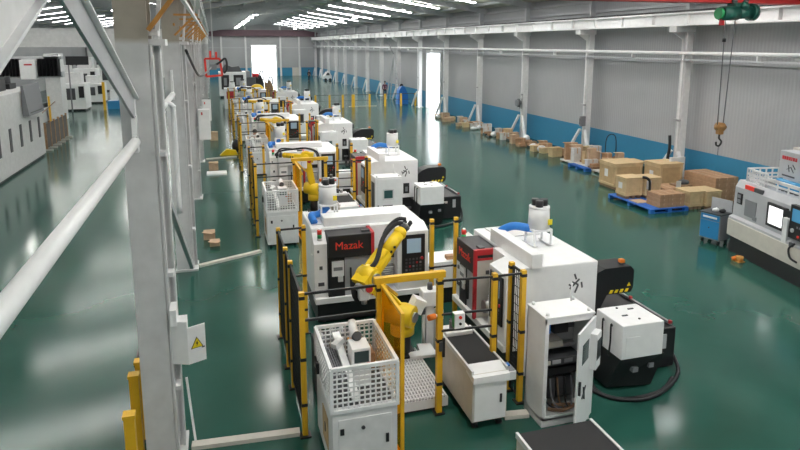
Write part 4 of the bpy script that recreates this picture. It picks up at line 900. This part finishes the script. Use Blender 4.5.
# ---------------------------------------------------------------- left bay
e = thing('long_machine', 'long white machine enclosure with slots at the left edge', 'machine', (-10,28,0))
mb = MB(); mb.box(-12.6,-8.44,17,35.7,.1,3.5,'white_dull',.03); mb.box(-12.5,-8.52,17,35.6,0,.1,'black'); mb.build('enclosure', e)
from math import sqrt
for k in range(9):
    y = 22.4+1.55*k; mb = MB(); mb.box(-8.44,-8.41,y-.14,y+.14,1.05,2.05,'grey_dark'); mb.build('slot', e)
mb = MB(); mb.hexa([(-8.40,32.2,2.35),(-8.15,32.2,2.35),(-8.15,34.9,2.35),(-8.40,34.9,2.35),(-8.40,32.2,3.75),(-8.3,32.2,3.75),(-8.3,34.9,3.75),(-8.40,34.9,3.75)],'grey'); mb.box(-8.19,-8.16,32.5,34.6,2.45,2.5,'grey_dark'); mb.build('cover_plate', e)
mb = MB()
for k in range(7): y = 24+1.6*k; mb.box(-11.5,-9.2,y,y+1.0,3.5,3.75+.15*(k%3),'black'); mb.cyl((-9.4,y+.5,3.5),(-9.4,y+.5,4.1),.12,'grey_dark')
mb.build('drive_unit', e)
e = thing('safety_fence', 'low brown grey panel fence on feet beside the long white machine', 'fence', (-8.7,39.5,0))
for k in range(5):
    y = 37.0+1.0*k; mb = MB(); mb.box(-8.72,-8.66,y+.08,y+.94,.15,1.4,'grey_brown'); mb.build('panel', e)
for k in range(6):
    y = 37.0+1.0*k; mb = MB(); mb.box(-8.74,-8.64,y-.03,y+.05,0,1.5,'card'); mb.box(-9.0,-8.4,y-.05,y+.07,0,.1,'beige_white'); mb.build('post', e)
mb = MB(); mb.cyl((-8.69,36.3,2.0),(-9.2,42,2.2),.025,'card_dark',seg=6); mb.build('rail', e)
mb = MB(); mb.box(-9.35,-9.25,41,41.1,0,2.6,'yellow'); single(mb, 'marker_post', 'slim yellow post beyond the long white machine', 'post', (-9.3,41,0))
e = thing('gantry_mill', 'gantry milling machine with black bellows across its beam at left', 'gantry machine', (-13,52,0))
mb = MB(); mb.box(-18.5,-10.6,51.5,52.2,3.2,3.6,'grey_light'); mb.box(-18.5,-10.6,51.6,52.2,4.5,4.7,'grey_light'); mb.build('beam', e)
for (x0, x1) in ((-18.5,-13.2),(-12.2,-10.7)):
    mb = MB(); n = int((x1-x0)/.22)
    for k in range(n): a = x0+(x1-x0)*k/n; w = (x1-x0)/n; mb.prism([(a,51.5),(a+w/2,51.25),(a+w,51.5)],'z',3.3,4.55,'black'); 
    mb.build('bellows', e)
mb = MB(); mb.box(-13.2,-12.2,50.9,51.5,3.1,4.5,'white',.02); mb.box(-12.9,-12.4,50.88,50.9,4.1,4.2,'red'); mb.build('head', e)
for x in (-18,-11.3):
    mb = MB(); mb.box(x-.5,x+.5,51.6,53.2,0,4.9,'white_dull',.02); mb.build('column', e)
mb = MB(); mb.box(-17.5,-11.9,49.5,53,0,1.0,'white_dull',.02); mb.box(-17.4,-12.0,49.7,52.8,1.0,1.3,'grey_dark'); mb.build('table', e)
mb = MB(); mb.cyl((-16.5,50,1.3),(-16.5,50,2.4),.5,'card_dark'); mb.box(-15.5,-13.5,49.8,51,1.3,2.2,'black_matte'); mb.build('workpiece', e)
def mach(x, y, w, d, h, label, cat='machine', face=1):
    e = thing('machining_center', label, cat, (x,y,0), group='white machining centres in the left bay')
    mb = MB(); mb.box(x-w/2,x+w/2,y-d/2,y+d/2,.15,h*.72,'white',.03); mb.box(x-w*.3,x+w*.3,y-d*.1,y+d*.5,h*.72,h,'white_dull',.03); mb.build('body', e)
    mb = MB(); mb.box(x-w/2+.1,x+w/2-.1,y-d/2+.1,y+d/2-.1,0,.15,'black'); mb.build('base', e)
    mb = MB(); mb.box(x-w*.3,x+w*.15,y-d/2-.03,y-d/2,h*.3,h*.6,'grey_dark'); mb.build('window', e)
    mb = MB(); mb.box(x+w*.28,x+w*.46,y-d/2-.12,y-d/2,h*.35,h*.65,'black'); mb.build('control_panel', e)
    mb = MB(); mb.tube([(x-w*.3,y,h*.8),(x-w*.45,y-d*.2,h*.95),(x-w*.5,y-d*.3,h*.6)],.12,'black'); mb.build('hose', e)
mach(-11.6,60,2.2,2.4,3.2,'white machining centre in the left bay, nearest of the row')
mach(-13.6,66,2.2,2.6,3.6,'white machining centre in the left bay, second of the row')
mach(-11.2,67,2.0,2.2,2.6,'small white machining centre in the left bay, beside the aisle')
mach(-13.2,75,2.4,2.4,4.2,'white machining centre in the left bay, third of the row')
mach(-12.0,84,2.6,2.4,4.4,'white machining centre in the left bay, farthest of the row')
e = thing('display_board', 'black display board above the machines in the left bay', 'screen', (-11.5,58,4.2))
mb = MB(); mb.box(-11.6,-9.9,57.9,58.0,3.9,4.6,'black'); mb.build('screen', e)
mb = MB(); mb.box(-11.5,-11.4,58.0,58.1,.0,4.6,'grey'); mb.build('stand', e)
e = thing('pallet_truck', 'blue and white trolley on the floor of the left aisle', 'trolley', (-8.4,60.5,0))
mb = MB(); mb.box(-9.0,-7.6,59.8,61.2,0,.7,'blue_cart',.02); mb.build('base', e)
mb = MB(); mb.box(-8.8,-8.2,60.2,61.0,.7,1.6,'white'); mb.box(-8.1,-7.8,60.2,60.8,.7,1.1,'grey'); mb.build('load', e)
mb = MB(); mb.box(-9.2,-9.0,58.9,59.1,0,2.4,'yellow'); single(mb, 'marker_post', 'yellow post beside the blue trolley in the left aisle', 'post', (-9.1,59,0))
e = thing('overhead_crane', 'white crane girder spanning the left bay above the machines', 'crane', (-10,42,5.45))
mb = MB(); mb.box(-19.8,-1.3,41.6,42.4,5.42,6.45,'white_dull'); mb.box(-19.8,-1.3,41.5,42.5,6.45,6.5,'white_dull'); mb.build('girder', e)
mb = MB(); mb.box(-6.9,-6.3,41.55,41.6,5.8,5.92,'grey_dark'); mb.build('plate', e)
mb = MB(); mb.box(-12.1,-11.5,41.4,41.6,6.5,8.6,'white_dull'); mb.build('hanger', e)

mb = MB(); mb.box(-19.6,-1.3,FY-.6,FY-.1,0,6,'white_dull'); struct(mb, 'trim_5')

# ---------------------------------------------------------------- far end of the hall
e = thing('far_fence', 'row of yellow posts with thin rail across the far floor', 'fence', (13,55.4,0))
for x in (8.5,9.75,10.95,11.9,13.4,14.85,16.35,17.75):
    w = .13 if abs(x-11.9) < .1 else .08
    mb = MB(); mb.box(x-w,x+w,55.3,55.3+2*w,0,1.15,'yellow'); mb.build('post', e)
mb = MB(); mb.bar((8.4,55.4,1.12),(17.9,55.4,1.12),.05,.05,'grey_dark'); mb.bar((8.4,55.4,.6),(17.9,55.4,.6),.03,.03,'grey_dark'); mb.build('rail', e)
e = thing('boring_machine', 'grey white machine with two dark windows beyond the cells', 'machine', (1.9,70,0))
mb = MB(); mb.box(.5,3.3,69,72,.2,2.7,'white_dull',.03); mb.box(.6,3.2,69.1,71.9,0,.2,'black'); mb.build('body', e)
for (x0, x1) in ((.75,1.55),(2.0,3.0)):
    mb = MB(); mb.box(x0,x1,68.94,69,.9,2.4,'black',.02); mb.box(x0+.25,x1-.25,68.92,68.94,1.3,2.1,'grey'); mb.build('window', e)
mb = MB(); mb.prism([(.7,2.7),(1.2,3.5),(1.9,3.2),(2.6,3.3),(2.9,2.7)],'y',69.3,70.6,'grey_dark'); mb.build('spindle_unit', e)
for (x, y, h, m, lab) in ((4.3,64,2.6,'black','tall black machine before the bright far door'),(5.15,63.5,2.1,'card_dark','brown wrapped machine before the bright far door')):
    e = thing('wrapped_machine', lab, 'machine', (x,y,0))
    mb = MB(); mb.prism([(x-.4,0),(x+.4,0),(x+.42,h*.7),(x+.15,h),(x-.1,h*.85),(x-.35,h*.95)],'y',y-.4,y+.4,m); mb.build('body', e)
    mb = MB(); mb.tube([(x-.1,y,h*.8),(x+.1,y,h*1.1),(x+.35,y,h*1.12),(x+.4,y,h*.8)],.06,'black'); mb.build('cable', e)
e = thing('dark_lathe', 'dark old machine standing left of the bright far door', 'machine', (4.6,86,0))
mb = MB(); mb.box(3.4,5.9,85.5,87,0,1.3,'grey_dark',.05); mb.box(3.8,4.6,85.6,86.8,1.3,2.1,'grey',.05); mb.build('body', e)
mb = MB(); mb.cyl((4.9,86,1.5),(5.7,86,1.5),.3,'red'); mb.build('chuck', e)
# extra equipment seen past the fifth cell
for (x, y, h, lab) in ((1.5,57.5,1.8,'white machine with round drum past the cells, left one'),(2.6,60.0,1.7,'white machine with round drum past the cells, right one')):
    e = thing('washing_machine', lab, 'machine', (x,y,0), group='white machines past the cells')
    mb = MB(); mb.box(x-.7,x+.7,y-.6,y+.8,0,h,'white',.03); mb.build('body', e)
    mb = MB(); mb.cyl((x,y,h),(x,y,h+.5),.28,'white_dull',r1=.22); mb.cyl((x,y,h+.5),(x,y,h+.58),.15,'grey_dark'); mb.build('drum', e)
    mb = MB(); mb.box(x-.5,x+.1,y-.62,y-.6,h*.5,h*.85,'red'); mb.build('panel', e)
e = thing('yellow_robot', 'yellow robot shoulder past the cells before the far door', 'robot', (3.7,58.5,0))
mb = MB(); mb.cyl((3.7,58.5,.8),(3.7,58.5,1.3),.35,'yellow_robot'); mb.ball((3.7,58.5,1.6),.5,'yellow_robot',(1.2,.9,.9)); mb.build('turret', e)
mb = MB(); mb.cyl((3.7,58.5,0),(3.7,58.5,.8),.3,'grey_dark'); mb.build('pedestal', e)
e = thing('electric_cart', 'rounded white cart parked at the far right corner', 'cart', (17.2,98,0))
mb = MB(); mb.prism([(16.3,.25),(17.5,.25),(17.5,.8),(17.2,1.3),(16.8,1.35),(16.5,.85),(16.25,.7)],'y',97,98.6,'white'); mb.build('body', e)
mb = MB(); mb.prism([(16.6,.85),(17.2,.85),(17.1,1.2),(16.8,1.22)],'y',96.97,97,'grey_dark'); mb.build('window', e)
for x in (16.55,17.25):
    mb = MB(); mb.cyl((x,96.98,.2),(x,97.2,.2),.2,'black'); mb.build('wheel', e)
e = thing('step_ladder', 'tall grey A frame ladder against the right wall beside the door', 'ladder', (17.4,60.5,0))
mb = MB()
for y in (58.5,62.5):
    for x in (16.9,17.3): mb.bar((x,y,0),(17.1,60.5,4.6),.10,.10,'grey_light')
for k in range(1,6): t = k/6; mb.bar((17.1,58.5+2*t,4.6*t),(17.1,62.5-2*t,4.6*t),.04,.04,'grey') if k in (2,4) else None
mb.bar((17.1,60.5,4.6),(17.1,63.5,6.5),.09,.09,'grey'); mb.build('frame', e)
mb = MB()
for k in range(1,10): t = k/10; mb.bar((16.9+.2*t,58.5+2*t,4.6*t),(17.3-.2*t,58.5+2*t,4.6*t),.04,.05,'grey')
mb.build('rungs', e)
e = thing('covered_machine', 'bright blue covered bundle behind the far yellow posts', 'machine', (16.9,57.2,0))
mb = MB(); mb.prism([(16.5,0),(17.5,0),(17.45,1.0),(17.2,1.6),(16.9,1.75),(16.6,1.3)],'y',56.8,57.6,'blue'); mb.build('cover', e)
mb = MB(); mb.ball((16.95,57.2,1.75),.16,'hair'); mb.build('knot', e)
mb = MB(); mb.box(11.6,14.2,55.9,56.0,0,.05,'beige_white'); single(mb, 'floor_strip', 'pale strip on the floor behind the far yellow posts', 'strip', (13,55.9,0))

# ---------------------------------------------------------------- people
def skin_mesh(name, V, E, Rr, parent, m):
    me = bpy.data.meshes.new(name); me.from_pydata(V, E, []); me.materials.append(MATS[m])
    o = bpy.data.objects.new(name, me); C.objects.link(o); o.parent = parent; o['_o'] = (0,0,0)
    md = o.modifiers.new('Skin', 'SKIN'); md.use_smooth_shade = True
    o.modifiers.new('Sub', 'SUBSURF').levels = 1; o.modifiers['Sub'].render_levels = 2
    for v, r in zip(me.skin_vertices[0].data, Rr): v.radius = (r, r*.85)
    me.skin_vertices[0].data[0].use_root = True
    return o
def person(x, y, rz, label, top, lean=0.):
    e = thing('person', label, 'person', (0,0,0), rz, loc=(x,y,0))
    s = lean
    hip, ch, nk, hd = (0,0,.93), (0,-s*.5,1.25), (0,-s*.95,1.46), (0,-s*1.25,1.62)
    V = [hip,(0,-s*.2,1.08),ch,nk,hd,(0,-s*1.25,1.74),
         (.10,0,.86),(.11,-.02,.48),(.11,.02,.08),(.11,-.14,.04), (-.10,0,.86),(-.11,-.02,.48),(-.11,.02,.08),(-.11,-.14,.04),
         (.19,-s*.85,1.40),(.25,-s*.8,1.13),(.22,-.14-s,.92),(.21,-.2-s,.84), (-.19,-s*.85,1.40),(-.25,-s*.8,1.13),(-.22,-.14-s,.92),(-.21,-.2-s,.84)]
    E = [(0,1),(1,2),(2,3),(3,4),(4,5),(0,6),(6,7),(7,8),(8,9),(0,10),(10,11),(11,12),(12,13),(2,14),(14,15),(15,16),(16,17),(2,18),(18,19),(19,20),(20,21)]
    Rr = [.14,.13,.15,.06,.095,.07,.085,.06,.045,.035,.085,.06,.045,.035,.06,.047,.035,.03,.06,.047,.035,.03]
    skin_mesh('body', V, E, Rr, e, 'skin')
    T = [hip,(0,-s*.2,1.08),ch,(0,-s*.88,1.42),V[14],V[15],V[16],V[18],V[19],V[20]]
    skin_mesh('jacket', T, [(0,1),(1,2),(2,3),(2,4),(4,5),(5,6),(2,7),(7,8),(8,9)], [.16,.15,.175,.09,.078,.065,.055,.078,.065,.055], e, top)
    skin_mesh('trousers', [(0,0,.95)]+V[6:9]+V[10:13], [(0,1),(1,2),(2,3),(0,4),(4,5),(5,6)], [.155,.105,.08,.065,.105,.08,.065], e, 'cloth_dark')
    mb = MB(); hx, hy, hz = hd; mb.ball((hx,hy+.02,hz+.07),.105,'hair',(.95,1.05,.95)); mb.build('hair', e)
    mb = MB()
    for sx in (-1,1): mb.ball((sx*.035,hy-.085,hz+.04),.014,'white'); mb.ball((sx*.035,hy-.097,hz+.04),.007,'black'); mb.box(sx*.11-.13*.5*0-.04,sx*.11+.04,-.2,.08,0,.07,'black',.01)
    mb.ball((0,hy-.10,hz+.01),.016,'skin',(1,1,1.5)); mb.box(-.025,.025,hy-.093,hy-.083,hz-.035,hz-.028,'red'); mb.build('face_and_shoes', e)
person(14.0,97,.3,'person in dark clothes standing alone on the far floor','cloth_dark')
person(17.2,64.2,-.4,'person in purple top near the bright side door','cloth_purple')
person(1.40,29.4,.9,'person in dark clothes bending at the third cell','cloth_dark',.3)

# ---------------------------------------------------------------- light
w = bpy.data.worlds.new('world'); S.world = w; w.use_nodes = True
bg = w.node_tree.nodes['Background']; bg.inputs['Color'].default_value = (.93,.97,1,1); bg.inputs['Strength'].default_value = 4.0
S.view_settings.view_transform = 'Standard'; S.view_settings.look = 'None'; S.view_settings.gamma = 1; S.view_settings.exposure = 0.34
S.view_settings.use_curve_mapping = False
for o in S.objects:
    if '_o' in o: del o['_o']
